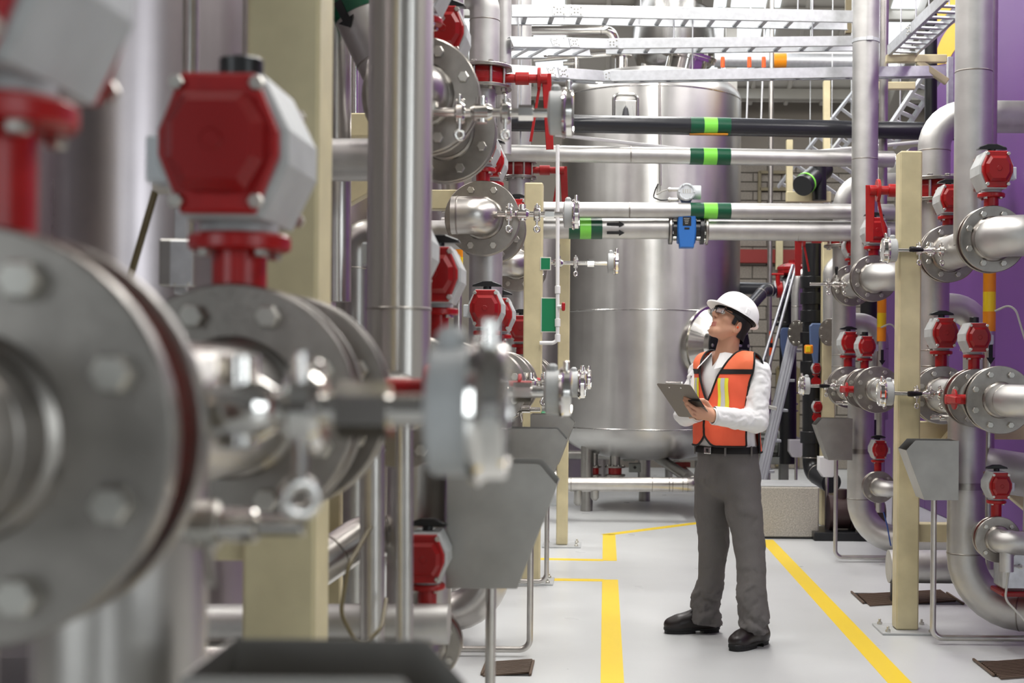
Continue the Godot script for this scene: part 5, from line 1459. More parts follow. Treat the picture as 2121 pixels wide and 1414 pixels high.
func right_extras() -> void:
	grating("brown drain grating behind the front column foot", W(1.86, 0, 8.75), Vector2(0.6, 0.42))
	grating("brown drain grating under the elbow at the frame edge", W(2.02, 0, 6.72), Vector2(0.45, 0.36))
	# pneumatic cylinder at the right edge
	var c := W(2.1, 0.43, 7.22)
	var t := thing("pneumatic_cylinder", "square steel pneumatic cylinder with red ends beside the floor elbow", "cylinder", W(2.1, 0, 7.25))
	part(t, "barrel", m_box(Vector3(0.2, 0.26, 0.2), 0.02), M.galvanised, T(c))
	for y in [-0.14, 0.14]: part(t, "end_plate", m_box(Vector3(0.22, 0.025, 0.22), 0.006), M.dark_red, T(c + UPV * y))
	rod(t, "port", c + Vector3(-0.02, 0.0, 0.1), c + Vector3(-0.02, 0.0, 0.13), 0.012, M.bolt_steel, 10)
	single("air_hose", "thin pale air hose curling down to the floor elbow", "hose", m_tube(fillet([c + Vector3(-0.02, 0.0, 0.13), c + Vector3(-0.1, 0.02, 0.2), c + Vector3(-0.12, -0.15, 0.2), c + Vector3(0.06, -0.36, 0.3)], 0.06), 0.006, 8), M.cable_white)
	single("blue_cable", "thin blue cable hanging behind the rear down pipe", "cable", m_tube(fillet([P(1830, 1060, 10.2), P(1838, 1090, 10.2), P(1845, 1130, 10.2)], 0.1), 0.005, 8), M.cable_blue)
	pipe("grey pipe stub standing before the pneumatic cylinder", [W(1.98, 0.62, 7.0), W(1.98, 0.42, 7.0)], 0.034, M.pipe_steel, 0.0, 20)
	pipe("wide pale pipe low at the frame edge", [W(2.12, 0.86, 7.9), W(3.0, 0.74, 7.6)], 0.12, M.pipe_steel, 0.0, 32)

# ---------- soft shapes: blended bones meshed as surface nets ----------
# bones: ["c", a, b, ra, rb, blend] tapered capsule; ["e", centre, basis, radii, blend] ellipsoid; a sixth/fifth negative blend carves
func soft(bones: Array, cell: float, grow := 0.0) -> Dictionary:
	var lo := Vector3.INF
	var hi := -Vector3.INF
	for q in bones:
		var bb := bone_box(q, grow)
		lo = lo.min(bb.position)
		hi = hi.max(bb.end)
	lo -= Vector3.ONE * cell * 3
	var nx := int((hi.x - lo.x) / cell) + 5
	var ny := int((hi.y - lo.y) / cell) + 5
	var nz := int((hi.z - lo.z) / cell) + 5
	var f := PackedFloat32Array()
	f.resize(nx * ny * nz)
	f.fill(1.0)
	for q in bones:
		var k: float = q[-1]
		var carve := k < 0.0
		k = absf(k)
		var pad := maxf(cell * 3.0, k * 1.2)
		var bb := bone_box(q, grow).grow(pad)
		var i0 := maxi(0, int((bb.position.x - lo.x) / cell))
		var i1 := mini(nx - 1, int((bb.end.x - lo.x) / cell) + 1)
		var j0 := maxi(0, int((bb.position.y - lo.y) / cell))
		var j1 := mini(ny - 1, int((bb.end.y - lo.y) / cell) + 1)
		var k0 := maxi(0, int((bb.position.z - lo.z) / cell))
		var k1 := mini(nz - 1, int((bb.end.z - lo.z) / cell) + 1)
		var cap: bool = q[0] == "c"
		var a: Vector3 = q[1]
		var ba := Vector3.ZERO
		var inv_bb := 0.0
		var ra := 0.0
		var rb := 0.0
		var ib := Basis.IDENTITY
		var rad := Vector3.ONE
		if cap:
			ba = q[2] - a
			inv_bb = 1.0 / maxf(ba.length_squared(), 1e-9)
			ra = q[3] + grow
			rb = q[4] + grow
		else:
			ib = (q[2] as Basis).inverse()
			rad = q[3] + Vector3.ONE * grow
		var ir := Vector3.ONE / rad
		var ir2 := ir * ir
		for kk in range(k0, k1 + 1):
			for j in range(j0, j1 + 1):
				var at := (kk * ny + j) * nx
				for i in range(i0, i1 + 1):
					var p := Vector3(lo.x + i * cell, lo.y + j * cell, lo.z + kk * cell) - a
					var d: float
					if cap:
						var h := clampf(p.dot(ba) * inv_bb, 0.0, 1.0)
						d = (p - ba * h).length() - lerpf(ra, rb, h)
					else:
						var e := ib * p
						var l0 := (e * ir).length()
						d = l0 * (l0 - 1.0) / maxf((e * ir2).length(), 1e-6)
					var o := f[at + i]
					if carve:
						d = -d
						var hh := clampf(0.5 - 0.5 * (o - d) / k, 0.0, 1.0)
						f[at + i] = lerpf(o, d, hh) + k * hh * (1.0 - hh)
					elif k > 0.0:
						var hh := clampf(0.5 + 0.5 * (o - d) / k, 0.0, 1.0)
						f[at + i] = lerpf(o, d, hh) - k * hh * (1.0 - hh)
					else:
						f[at + i] = minf(o, d)
	# nets
	var idx := PackedInt32Array()
	idx.resize(nx * ny * nz)
	idx.fill(-1)
	var v := PackedVector3Array()
	var sxy := nx * ny
	var off := [0, 1, nx, nx + 1, sxy, sxy + 1, sxy + nx, sxy + nx + 1]
	var edges := [[0, 1], [2, 3], [4, 5], [6, 7], [0, 2], [1, 3], [4, 6], [5, 7], [0, 4], [1, 5], [2, 6], [3, 7]]
	var cell2 := cell * 2.2
	var g := PackedFloat32Array()
	g.resize(8)
	for kk in nz - 1:
		for j in ny - 1:
			var at := (kk * ny + j) * nx
			for i in nx - 1:
				var c := at + i
				if absf(f[c]) > cell2: continue
				var neg := 0
				for q in 8:
					g[q] = f[c + off[q]]
					if g[q] < 0.0: neg += 1
				if neg == 0 or neg == 8: continue
				var s := Vector3.ZERO
				var n := 0
				for e in edges:
					var g0 := g[e[0]]
					var g1 := g[e[1]]
					if (g0 < 0.0) != (g1 < 0.0):
						var t := g0 / (g0 - g1)
						s += Vector3(e[0] & 1, (e[0] >> 1) & 1, e[0] >> 2).lerp(Vector3(e[1] & 1, (e[1] >> 1) & 1, e[1] >> 2), t)
						n += 1
				idx[c] = v.size()
				v.append(lo + (Vector3(i, j, kk) + s / n) * cell)
	var tri := PackedInt32Array()
	for kk in range(1, nz - 1):
		for j in range(1, ny - 1):
			var at := (kk * ny + j) * nx
			for i in range(1, nx - 1):
				var c := at + i
				if idx[c] < 0: continue
				var f0 := f[c]
				for ax in 3:
					var st: int = [1, nx, sxy][ax]
					if (f0 < 0.0) == (f[c + st] < 0.0): continue
					var u: int = [nx, sxy, 1][ax]
					var w: int = [sxy, 1, nx][ax]
					var a := idx[c]
					var b := idx[c - u]
					var d := idx[c - u - w]
					var e := idx[c - w]
					if a < 0 or b < 0 or d < 0 or e < 0: continue
					if f0 < 0.0:
						tri.append_array([a, b, d, a, d, e])
					else:
						tri.append_array([a, d, b, a, e, d])
	return {"v": v, "i": tri}

func bone_box(q: Array, grow: float) -> AABB:
	if q[0] == "c":
		var r := maxf(q[3], q[4]) + grow
		var a: Vector3 = q[1]
		var b: Vector3 = q[2]
		return AABB(a.min(b), (a - b).abs()).grow(r)
	var r: Vector3 = q[3]
	var m := maxf(r.x, maxf(r.y, r.z)) + grow
	return AABB(q[1] - Vector3.ONE * m, Vector3.ONE * m * 2)

func net_normals(m: Dictionary) -> PackedVector3Array:
	var v: PackedVector3Array = m.v
	var t: PackedInt32Array = m.i
	var n := PackedVector3Array()
	n.resize(v.size())
	for k in range(0, t.size(), 3):
		var c := (v[t[k + 1]] - v[t[k]]).cross(v[t[k + 2]] - v[t[k]])
		n[t[k]] += c
		n[t[k + 1]] += c
		n[t[k + 2]] += c
	for k in n.size(): n[k] = n[k].normalized()
	return n

func net_push(m: Dictionary, amount: Callable) -> void:
	var n := net_normals(m)
	var v: PackedVector3Array = m.v
	for k in v.size(): v[k] += n[k] * amount.call(v[k], n[k])
	m.v = v

# keeps where keep(p) > 0, cutting the triangles on the line; returns [mesh, cut segments]
func net_clip(m: Dictionary, keep: Callable) -> Array:
	var v: PackedVector3Array = m.v.duplicate()
	var t: PackedInt32Array = m.i
	var d := PackedFloat32Array()
	for p in v: d.append(keep.call(p))
	var out := PackedInt32Array()
	var segs := []
	var made := {}
	for k in range(0, t.size(), 3):
		var pos := []
		for j in 3:
			if d[t[k + j]] > 0.0: pos.append(j)
		if pos.is_empty(): continue
		if pos.size() == 3:
			out.append_array([t[k], t[k + 1], t[k + 2]])
			continue
		var odd: int = pos[0] if pos.size() == 1 else 3 - pos[0] - pos[1]
		var a := t[k + odd]
		var b := t[k + (odd + 1) % 3]
		var c := t[k + (odd + 2) % 3]
		var cut := []
		for e in [b, c]:
			var key := Vector2i(mini(a, e), maxi(a, e))
			if not made.has(key):
				made[key] = v.size()
				v.append(v[a].lerp(v[e], clampf(d[a] / (d[a] - d[e]), 0.02, 0.98)))
			cut.append(made[key])
		segs.append([v[cut[0]], v[cut[1]]])
		if pos.size() == 1: out.append_array([a, cut[0], cut[1]])
		else: out.append_array([cut[0], b, c, cut[0], c, cut[1]])
	# drop loose points
	var map := PackedInt32Array()
	map.resize(v.size())
	map.fill(-1)
	var nv := PackedVector3Array()
	for k in out.size():
		if map[out[k]] < 0:
			map[out[k]] = nv.size()
			nv.append(v[out[k]])
		out[k] = map[out[k]]
	return [{"v": nv, "i": out}, segs]

func net_mesh(m: Dictionary, colour = null) -> ArrayMesh:
	var b := Buf.new()
	b.v = m.v
	var n := net_normals(m)
	b.n = PackedVector3Array()
	for q in n: b.n.append(q)
	var t: PackedInt32Array = m.i
	for k in range(0, t.size(), 3):
		b.i.append(t[k]); b.i.append(t[k + 2]); b.i.append(t[k + 1])
	if colour != null:
		for k in b.v.size(): b.c.append(colour.call(b.v[k], n[k]))
	return b.mesh()

func seams(segs: Array, r: float) -> ArrayMesh:
	var b := Buf.new()
	for s in segs:
		var d: Vector3 = s[1] - s[0]
		if d.length() < 1e-5: continue
		d = d.normalized() * r * 0.4
		tube(b, [s[0] - d, s[1] + d], r, 6, false)
	return b.mesh()

func merge(a: Dictionary, c: Dictionary) -> Dictionary:
	var v: PackedVector3Array = a.v.duplicate()
	var t: PackedInt32Array = a.i.duplicate()
	var k := v.size()
	v.append_array(c.v)
	for q in c.i: t.append(q + k)
	return {"v": v, "i": t}

# ---------- the engineer ----------
const MD := 7.4
func J(px: float, py: float, dz := 0.0) -> Vector3:
	return P(px, py, MD - dz)
func Yp(py: float) -> float:
	return EYE - (py - VY) * MD / F + 0.005

func engineer() -> void:
	var skin := mat("skin", Color(0.66, 0.44, 0.33), 0.5)
	skin.vertex_color_use_as_albedo = true
	skin.albedo_color = Color.WHITE
	mat("shirt_cloth", Color(0.90, 0.90, 0.90), 0.8)
	var tm := mat("trouser_cloth", Color(0.43, 0.415, 0.41), 0.85)
	tri_map(tm, noise_tex(0.2, 0.82, 1.0, 51, 256), null, Vector3(6, 6, 6))
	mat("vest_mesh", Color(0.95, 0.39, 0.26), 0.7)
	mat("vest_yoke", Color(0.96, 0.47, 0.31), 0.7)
	mat("vest_trim", Color(0.05, 0.035, 0.04), 0.7)
	mat("stripe_yellow", Color(0.93, 0.90, 0.22), 0.55)
	mat("stripe_silver", Color(0.78, 0.79, 0.79), 0.4)
	mat("hair", Color(0.03, 0.025, 0.022), 0.5)
	mat("helmet_white", Color(0.93, 0.93, 0.93), 0.3)
	mat("leather", Color(0.10, 0.065, 0.06), 0.4)
	mat("rubber_sole", Color(0.035, 0.033, 0.033), 0.6)
	mat("eye_white", Color(0.85, 0.83, 0.8), 0.2)
	var base := W(P(1505, 1320, MD).x, 0, MD)
	var psi := deg_to_rad(50.0)
	var f := Vector3(-sin(psi), 0, cos(psi))
	var l := Vector3(cos(psi), 0, sin(psi))
	var TB := Basis(l, UPV, f)
	var tc := func(py: float) -> Vector3: return J(1507, py, 0.0)
	var axis0: Vector3 = tc.call(850)
	# joints
	var shL := J(1571, 770, 0.11)
	var elL := J(1566, 871, 0.19)
	var wrL := J(1477, 862, 0.29)
	var shR := J(1452, 770, -0.12)
	var elR := J(1421, 858, -0.03)
	var wrR := J(1447, 856, 0.13)
	var hc := J(1514, 664, 0.03)
	var hf := Vector3(-0.78, 0.455, 0.43).normalized()
	var hl := UPV.cross(hf).normalized()
	var hu := hf.cross(hl)
	var HB := Basis(hl, hu, hf)
	var H := func(x: float, y: float, z: float) -> Vector3: return hc + HB * Vector3(x, y, z)
	var legR := [[1478, 985, -0.06, 0.098], [1475, 1060, -0.09, 0.088], [1478, 1128, -0.1, 0.079], [1473, 1205, -0.13, 0.067], [1462, 1244, -0.15, 0.071], [1462, 1284, -0.16, 0.077]]
	var legL := [[1532, 985, 0.06, 0.1], [1542, 1060, 0.09, 0.091], [1551, 1128, 0.12, 0.077], [1557, 1175, 0.15, 0.071], [1556, 1235, 0.19, 0.073], [1563, 1296, 0.22, 0.067]]
	# --- body: one continuous skin ---
	var torso := [
		["c", tc.call(757) - l * 0.15, tc.call(757) + l * 0.15, 0.05, 0.05, 0.03],
		["e", tc.call(800) + f * 0.005, TB, Vector3(0.175, 0.17, 0.118), 0.05],
		["e", tc.call(880) + f * 0.01, TB, Vector3(0.165, 0.16, 0.13), 0.06],
		["e", tc.call(935), TB, Vector3(0.168, 0.12, 0.132), 0.06]]
	var bones := []
	for q in torso:
		var c: Array = q.duplicate()
		if c[0] == "e": c[3] = c[3] * 0.9
		bones.append(c)
	for leg in [legR, legL]:
		for k in leg.size() - 1:
			bones.append(["c", J(leg[k][0], leg[k][1], leg[k][2]), J(leg[k + 1][0], leg[k + 1][1] - (22.0 if k == leg.size() - 2 else 0.0), leg[k + 1][2]), leg[k][3] * 0.7, leg[k + 1][3] * 0.66, 0.02])
	bones.append_array([["c", shL, elL, 0.048, 0.042, 0.03], ["c", elL, wrL, 0.042, 0.03, 0.02], ["c", shR, elR, 0.048, 0.042, 0.03], ["c", elR, wrR, 0.042, 0.03, 0.02],
		["c", tc.call(750) + Vector3(-0.01, 0, 0), H.call(0, -0.075, -0.03), 0.062, 0.054, 0.03]])
	var body := soft(bones, 0.012)
	# head on a grid of its own
	var hb := [
		["c", H.call(0, -0.06, -0.03), tc.call(742) + Vector3(-0.012, 0, 0), 0.053, 0.06, 0.0],
		["e", H.call(0, 0.03, -0.012), HB, Vector3(0.076, 0.09, 0.097), 0.02],
		["e", H.call(0, -0.04, 0.028), HB, Vector3(0.06, 0.076, 0.062), 0.025],
		["c", H.call(-0.014, -0.098, 0.066), H.call(0.014, -0.098, 0.066), 0.02, 0.02, 0.02],
		["c", H.call(0.054, -0.05, -0.005), H.call(0.02, -0.095, 0.055), 0.017, 0.018, 0.025],
		["c", H.call(-0.054, -0.05, -0.005), H.call(-0.02, -0.095, 0.055), 0.017, 0.018, 0.025],
		["e", H.call(0.044, -0.022, 0.055), HB, Vector3(0.022, 0.02, 0.024), 0.02],
		["e", H.call(-0.044, -0.022, 0.055), HB, Vector3(0.022, 0.02, 0.024), 0.02],
		["c", H.call(-0.036, 0.024, 0.076), H.call(0.036, 0.024, 0.076), 0.012, 0.012, 0.014],
		["e", H.call(0.033, 0.003, 0.098), HB, Vector3(0.016, 0.011, 0.013), -0.01],
		["e", H.call(-0.033, 0.003, 0.098), HB, Vector3(0.016, 0.011, 0.013), -0.01],
		["c", H.call(0, 0.02, 0.083), H.call(0, -0.016, 0.108), 0.009, 0.012, 0.008],
		["e", H.call(0.0125, -0.023, 0.096), HB, Vector3(0.009, 0.008, 0.011), 0.006],
		["e", H.call(-0.0125, -0.023, 0.096), HB, Vector3(0.009, 0.008, 0.011), 0.006],
		["e", H.call(0, -0.058, 0.07), HB, Vector3(0.028, 0.022, 0.019), 0.016],
		["c", H.call(-0.018, -0.0595, 0.0835), H.call(0.018, -0.0595, 0.0835), 0.0055, 0.0055, 0.006],
		["c", H.call(-0.015, -0.0705, 0.082), H.call(0.015, -0.0705, 0.082), 0.0062, 0.0062, 0.006],
		["c", H.call(-0.02, -0.065, 0.0915), H.call(0.02, -0.065, 0.0915), 0.0022, 0.0022, -0.003]]
	for s in [1.0, -1.0]:
		hb.append_array([
			["e", H.call(s * 0.079, -0.036, -0.012), HB * Basis(Vector3.UP, s * 0.35), Vector3(0.0075, 0.033, 0.02), 0.006],
			["e", H.call(s * 0.074, -0.062, -0.002), HB, Vector3(0.008, 0.011, 0.009), 0.006],
			["e", H.call(s * 0.088, -0.032, -0.008), HB * Basis(Vector3.UP, s * 0.35), Vector3(0.006, 0.02, 0.011), -0.006]])
	var head := soft(hb, 0.0035)
	body = merge(body, head)
	# hands
	var hand_l := hand_bones(wrL, [
		[J(1449, 838, 0.335), J(1434, 832, 0.36), J(1424, 827, 0.365), J(1418, 823, 0.36)],
		[J(1444, 846, 0.345), J(1430, 840, 0.365), J(1422, 833, 0.37), J(1417, 828, 0.362)],
		[J(1443, 855, 0.34), J(1431, 850, 0.365), J(1424, 842, 0.372), J(1420, 836, 0.365)],
		[J(1446, 864, 0.33), J(1436, 860, 0.352), J(1430, 852, 0.362), J(1426, 846, 0.358)]],
		[J(1470, 846, 0.28), J(1463, 834, 0.295), J(1456, 829, 0.315), J(1448, 828, 0.33)])
	body = merge(body, soft(hand_l, 0.003))
	var hand_r := hand_bones(wrR, [
		[J(1438, 842, 0.16), J(1428, 838, 0.185), J(1420, 838, 0.2), J(1414, 840, 0.21)],
		[J(1440, 846, 0.165), J(1430, 845, 0.195), J(1422, 846, 0.21), J(1416, 848, 0.215)],
		[J(1443, 851, 0.165), J(1434, 853, 0.195), J(1427, 855, 0.21), J(1421, 857, 0.212)],
		[J(1447, 856, 0.16), J(1440, 860, 0.185), J(1434, 863, 0.2), J(1429, 864, 0.205)]],
		[J(1442, 842, 0.11), J(1436, 833, 0.115), J(1430, 829, 0.125), J(1424, 829, 0.135)])
	body = merge(body, soft(hand_r, 0.003))
	var sk := Color(0.80, 0.60, 0.49).srgb_to_linear()
	var lip := Color(0.72, 0.45, 0.40).srgb_to_linear()
	var ihb := HB.inverse()
	var man := part(self, "person", net_mesh(body, func(p: Vector3, _n: Vector3) -> Color:
		var q: Vector3 = ihb * (p - hc)
		if absf(q.x) < 0.024 and q.y > -0.079 and q.y < -0.0535 and q.z > 0.076: return lip
		return sk), skin, T(base))
	# the mesh holds world places: shift it to the node at the feet
	shift_mesh(man, base)
	tag(man, "person in white hard hat and orange vest looking up, holding a clipboard", "person")
	# --- clothing ---
	var shirt_bones := []
	for q in torso: shirt_bones.append(q)
	shirt_bones.append_array([["c", shL, elL, 0.058, 0.056, 0.03], ["c", elL, J(1477, 862, 0.29), 0.057, 0.041, 0.02], ["c", shR, elR, 0.06, 0.054, 0.03], ["c", elR, wrR, 0.054, 0.04, 0.02],
		["c", tc.call(752) - l * 0.05, tc.call(742) - Vector3(0.012, 0, 0), 0.05, 0.058, 0.03], ["c", tc.call(752) + l * 0.05, tc.call(742) - Vector3(0.012, 0, 0), 0.05, 0.058, 0.03]])
	var fn := FastNoiseLite.new()
	fn.seed = 7
	fn.frequency = 11.0
	fn.fractal_octaves = 3
	var shirt := soft(shirt_bones, 0.0075, 0.004)
	net_push(shirt, func(p: Vector3, _n: Vector3) -> float:
		var arm := clampf(((TB.inverse() * (p - axis0)).x * signf((TB.inverse() * (p - axis0)).x) - 0.15) / 0.04, 0.0, 1.0)
		if p.z > wrL.z - 0.16 and p.y < Yp(835): arm = maxf(arm, clampf((p.z - wrL.z + 0.16) / 0.05, 0.0, 1.0))
		var w := fn.get_noise_3d(p.x * 0.6, p.y * 0.6, p.z * 0.6)
		return (fn.get_noise_3d(p.x * 0.45 + 5.0, p.y * 0.7, p.z * 0.45) * 0.008 + sin((p.y * 0.8 + (p.x - p.z) * 0.6) * 75.0 + w * 12.0) * 0.0024) * arm)
	var wl := (wrL - elL).normalized()
	var wr := (wrR - elR).normalized()
	var neck_mid: Vector3 = tc.call(738) + Vector3(-0.014, 0, 0)
	var cut := net_clip(shirt, func(p: Vector3) -> float:
		var d := minf(wrL.distance_to(p) - 0.0 if (p - wrL).dot(wl) > 0.0 and p.distance_to(wrL) < 0.12 else 1.0, 1.0)
		if p.distance_to(wrL) < 0.12: d = -(p - wrL).dot(wl) - 0.004
		if p.distance_to(wrR) < 0.09: d = minf(d, -(p - wrR).dot(wr) - 0.004)
		d = minf(d, p.y - Yp(931))
		var q: Vector3 = TB.inverse() * (p - neck_mid)
		if q.z > 0.0 and q.y > -0.1: d = minf(d, absf(q.x) - (q.y + 0.055) * 0.5)
		return minf(d, 0.0 - q.y + 0.012))
	var sh := part(man, "shirt", net_mesh(cut[0]), M.shirt_cloth, Transform3D.IDENTITY, "white long sleeved shirt")
	for a in [[wrL, wl, 0.043, "cuff"], [wrR, wr, 0.042, "cuff"]]:
		part(sh, "cuff", m_lathe([Vector2(a[2] - 0.004, -0.052), Vector2(a[2], -0.05), Vector2(a[2], -0.004), Vector2(a[2] - 0.003, 0.0), Vector2(a[2] - 0.008, -0.004)], 28), M.shirt_cloth, at_axis(a[0] + a[1] * 0.004, a[1]))
	# collar
	var cb := Buf.new()
	var last := []
	for k in 33:
		var a := lerpf(-PI + 0.42, PI - 0.42, k / 32.0) + PI
		var fr := pow(clampf(absf(k - 16.0) / 16.0, 0, 1), 2.2)
		var dir := TB * Vector3(sin(a), 0, cos(a))
		var top_p: Vector3 = neck_mid + UPV * (0.036 - 0.02 * fr) + dir * (0.066 + 0.006 * fr)
		var low_p: Vector3 = neck_mid + UPV * (-0.014 - 0.052 * fr) + dir * (0.096 + 0.056 * fr)
		var in_p: Vector3 = neck_mid + UPV * (-0.02 - 0.02 * fr) + dir * (0.06 + 0.006 * fr)
		if k > 0:
			var nn: Vector3 = ((top_p - last[0]).cross(low_p - top_p)).normalized()
			if nn.dot(dir) < 0: nn = -nn
			cb.quad(last[0], top_p, low_p, last[1], nn)
			cb.quad(last[2], in_p, top_p, last[0], -dir)
		last = [top_p, low_p, in_p]
	part(sh, "collar", cb.mesh(), M.shirt_cloth)
	# trousers
	var tb := [["e", tc.call(940), TB, Vector3(0.174, 0.13, 0.139), 0.0], ["e", tc.call(985), TB, Vector3(0.176, 0.12, 0.138), 0.05]]
	for leg in [legR, legL]:
		for k in leg.size() - 1:
			tb.append(["c", J(leg[k][0], leg[k][1], leg[k][2]), J(leg[k + 1][0], leg[k + 1][1], leg[k + 1][2]), leg[k][3], leg[k + 1][3], 0.014 if k > 0 else 0.03])
	var tr := soft(tb, 0.0085, 0.002)
	var fn2 := FastNoiseLite.new()
	fn2.seed = 19
	fn2.frequency = 6.0
	net_push(tr, func(p: Vector3, _n: Vector3) -> float:
		var low := clampf((0.52 - p.y) / 0.4, 0.0, 1.0)
		var w := fn2.get_noise_3d(p.x * 1.5, p.y * 1.2, p.z * 1.5)
		return w * (0.004 + 0.005 * low) + sin(p.y * 44.0 + (p.x + p.z) * 22.0 + w * 7.0) * 0.0105 * low * low * low + sin(p.y * 17.0 + (p.x - p.z) * 20.0 + w * 4.0) * 0.003)
	var hemR := Yp(1286) - 0.11 * 0 
	cut = net_clip(tr, func(p: Vector3) -> float:
		var foot: Vector3 = J(1462, 1284, -0.16)
		var d := 1.0
		if p.y < 0.4:
			if p.distance_to(Vector3(foot.x, p.y, foot.z)) < 0.17 and p.z < -7.42: d = p.y - 0.05 + (p.x - foot.x) * 0.1
			else: d = p.y - 0.06 - (p.z + 7.2) * 0.15
		return minf(d, Yp(921) - p.y))
	var trs := part(man, "trousers", net_mesh(cut[0]), M.trouser_cloth, Transform3D.IDENTITY, "grey dress trousers with creased hems")
	# belt
	var belt := soft(tb.slice(0, 2), 0.0085, 0.014)
	cut = net_clip(belt, func(p: Vector3) -> float: return minf(Yp(922) - p.y + fposmod(0.0, 1.0), p.y - Yp(936)) )
	var bl := part(man, "belt", net_mesh(cut[0]), M.vest_trim, Transform3D.IDENTITY, "black leather belt")
	var bk := J(1457, 929, 0.12)
	part(bl, "buckle", m_box(Vector3(0.05, 0.034, 0.008), 0.002), M.polished_steel, T(tc.call(930) + f * 0.1585 + l * 0.015, TB))
	part(bl, "buckle_window", m_box(Vector3(0.018, 0.018, 0.01), 0.001), M.vest_trim, T(tc.call(930) + f * 0.159 + l * 0.015, TB))
	for a in [0.62, 1.45, -0.6]:
		part(bl, "belt_loop", m_box(Vector3(0.011, 0.05, 0.006), 0.002), M.trouser_cloth, T(tc.call(930) + TB * Vector3(sin(a) * 0.193, 0, cos(a) * 0.158), TB * Basis(UPV, a)))
	# vest
	var vest := soft(torso, 0.0075, 0.026)
	net_push(vest, func(p: Vector3, _n: Vector3) -> float: return fn2.get_noise_3d(p.x, p.y * 0.7, p.z + 3.0) * 0.008)
	var ib := TB.inverse()
	var region := func(p: Vector3) -> float:
		var q: Vector3 = ib * (p - axis0)
		var d := 1.0
		# hem, corners cut round at the zip
		var hem := Yp(921) + 0.055 * pow(clampf(1.0 - absf(q.x) / 0.075, 0.0, 1.0), 2.0) if q.z > 0.0 else Yp(934)
		d = minf(d, p.y - hem)
		# neck hole and the open front
		if q.z > -0.03:
			var w := 0.105 * pow(clampf((p.y - Yp(830)) / (Yp(738) - Yp(830)), 0.0, 1.3), 0.8)
			if q.z > 0.02 or p.y > Yp(745): d = minf(d, absf(q.x) - maxf(w, 0.0015))
		else:
			if p.y > Yp(735): d = minf(d, absf(q.x) - 0.06)
		# arm holes and open sides
		var side := absf(q.x) - 0.085
		if side > 0.0:
			var t := smoothstep(Yp(800), Yp(742), p.y)
			d = minf(d, maxf(absf(q.z) - lerpf(0.048, -0.03, t), 0.0) + lerpf(-0.0, 0.158 - absf(q.x), t) - (0.0 if t > 0.0 else 0.0) if t > 0.0 else absf(q.z) - 0.048)
		return d
	cut = net_clip(vest, region)
	var yoke := net_clip(cut[0], func(p: Vector3) -> float: return p.y - Yp(769))
	var lower := net_clip(cut[0], func(p: Vector3) -> float: return Yp(769) - p.y)
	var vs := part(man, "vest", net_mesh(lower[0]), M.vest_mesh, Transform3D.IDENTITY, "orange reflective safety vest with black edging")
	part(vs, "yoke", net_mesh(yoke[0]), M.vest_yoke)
	part(vs, "edging", seams(cut[1], 0.0055), M.vest_trim)
	var raised := {"v": cut[0].v.duplicate(), "i": cut[0].i}
	net_push(raised, func(_p: Vector3, _n: Vector3) -> float: return 0.0025)
	var bandm := net_clip(raised, func(p: Vector3) -> float: return 0.0125 - absf(p.y - Yp(769)))
	part(vs, "chest_band", net_mesh(bandm[0]), M.vest_trim)
	for sx in [1.0, -1.0]:
		for st in [[0.098, 0.028, 0.0, M.stripe_yellow, "yellow_stripe"], [0.098, 0.0105, 0.0015, M.stripe_silver, "silver_stripe"]]:
			var rr := {"v": raised.v.duplicate(), "i": raised.i}
			if st[2] > 0.0: net_push(rr, func(_p: Vector3, _n: Vector3) -> float: return 0.0015)
			var sm := net_clip(rr, func(p: Vector3) -> float:
				var q: Vector3 = ib * (p - axis0)
				return minf(minf(st[1] - absf(q.x * sx - st[0]), minf(Yp(782) - p.y, p.y - Yp(858))), q.z - 0.03))
			part(vs, st[4], net_mesh(sm[0]), st[3])
	# hair
	var hair := soft(hb.slice(1, 3) + [["c", H.call(0, -0.03, -0.04), H.call(0, -0.085, -0.055), 0.06, 0.05, 0.02]], 0.004, 0.007)
	cut = net_clip(hair, func(p: Vector3) -> float:
		var q: Vector3 = ihb * (p - hc)
		var edge := lerpf(-0.034, 0.05, smoothstep(-0.03, 0.02, q.y))
		var burn := minf(0.011 - absf(q.z - 0.02), q.y + 0.034)
		var d := maxf(edge - q.z, burn)
		return minf(minf(d, q.y + 0.078), 1.0))
	part(man, "hair", net_mesh(cut[0]), M.hair, Transform3D.IDENTITY, "short black hair")
	for s in [1.0, -1.0]:
		part(man, "eyebrow", m_tube([H.call(s * 0.014, 0.022, 0.0935), H.call(s * 0.03, 0.029, 0.0905), H.call(s * 0.05, 0.022, 0.078)], 0.0034, 8), M.hair)
		var eye := part(man, "eye", m_lathe([Vector2(0, -0.0115), Vector2(0.0081, -0.0081), Vector2(0.0115, 0), Vector2(0.0081, 0.0081), Vector2(0, 0.0115)], 20, true), M.eye_white, T(H.call(s * 0.033, 0.003, 0.0795), HB))
		part(eye, "iris", m_rod(0.0056, 0.003, 16, 0.001), M.hair, at_axis(H.call(s * 0.0335, 0.005, 0.0885), hf + hu * 0.15))
	part(man, "ear_plug", m_lathe([Vector2(0, 0), Vector2(0.006, 0.0), Vector2(0.006, 0.012), Vector2(0, 0.014)], 14), M.safety_orange, at_axis(H.call(0.076, -0.04, -0.002), hl))
	# glasses
	var gl := part(man, "glasses", m_tube([H.call(-0.012, 0.011, 0.109), H.call(0.012, 0.011, 0.109)], 0.0022, 8), M.dark_metal, Transform3D.IDENTITY, "safety glasses")
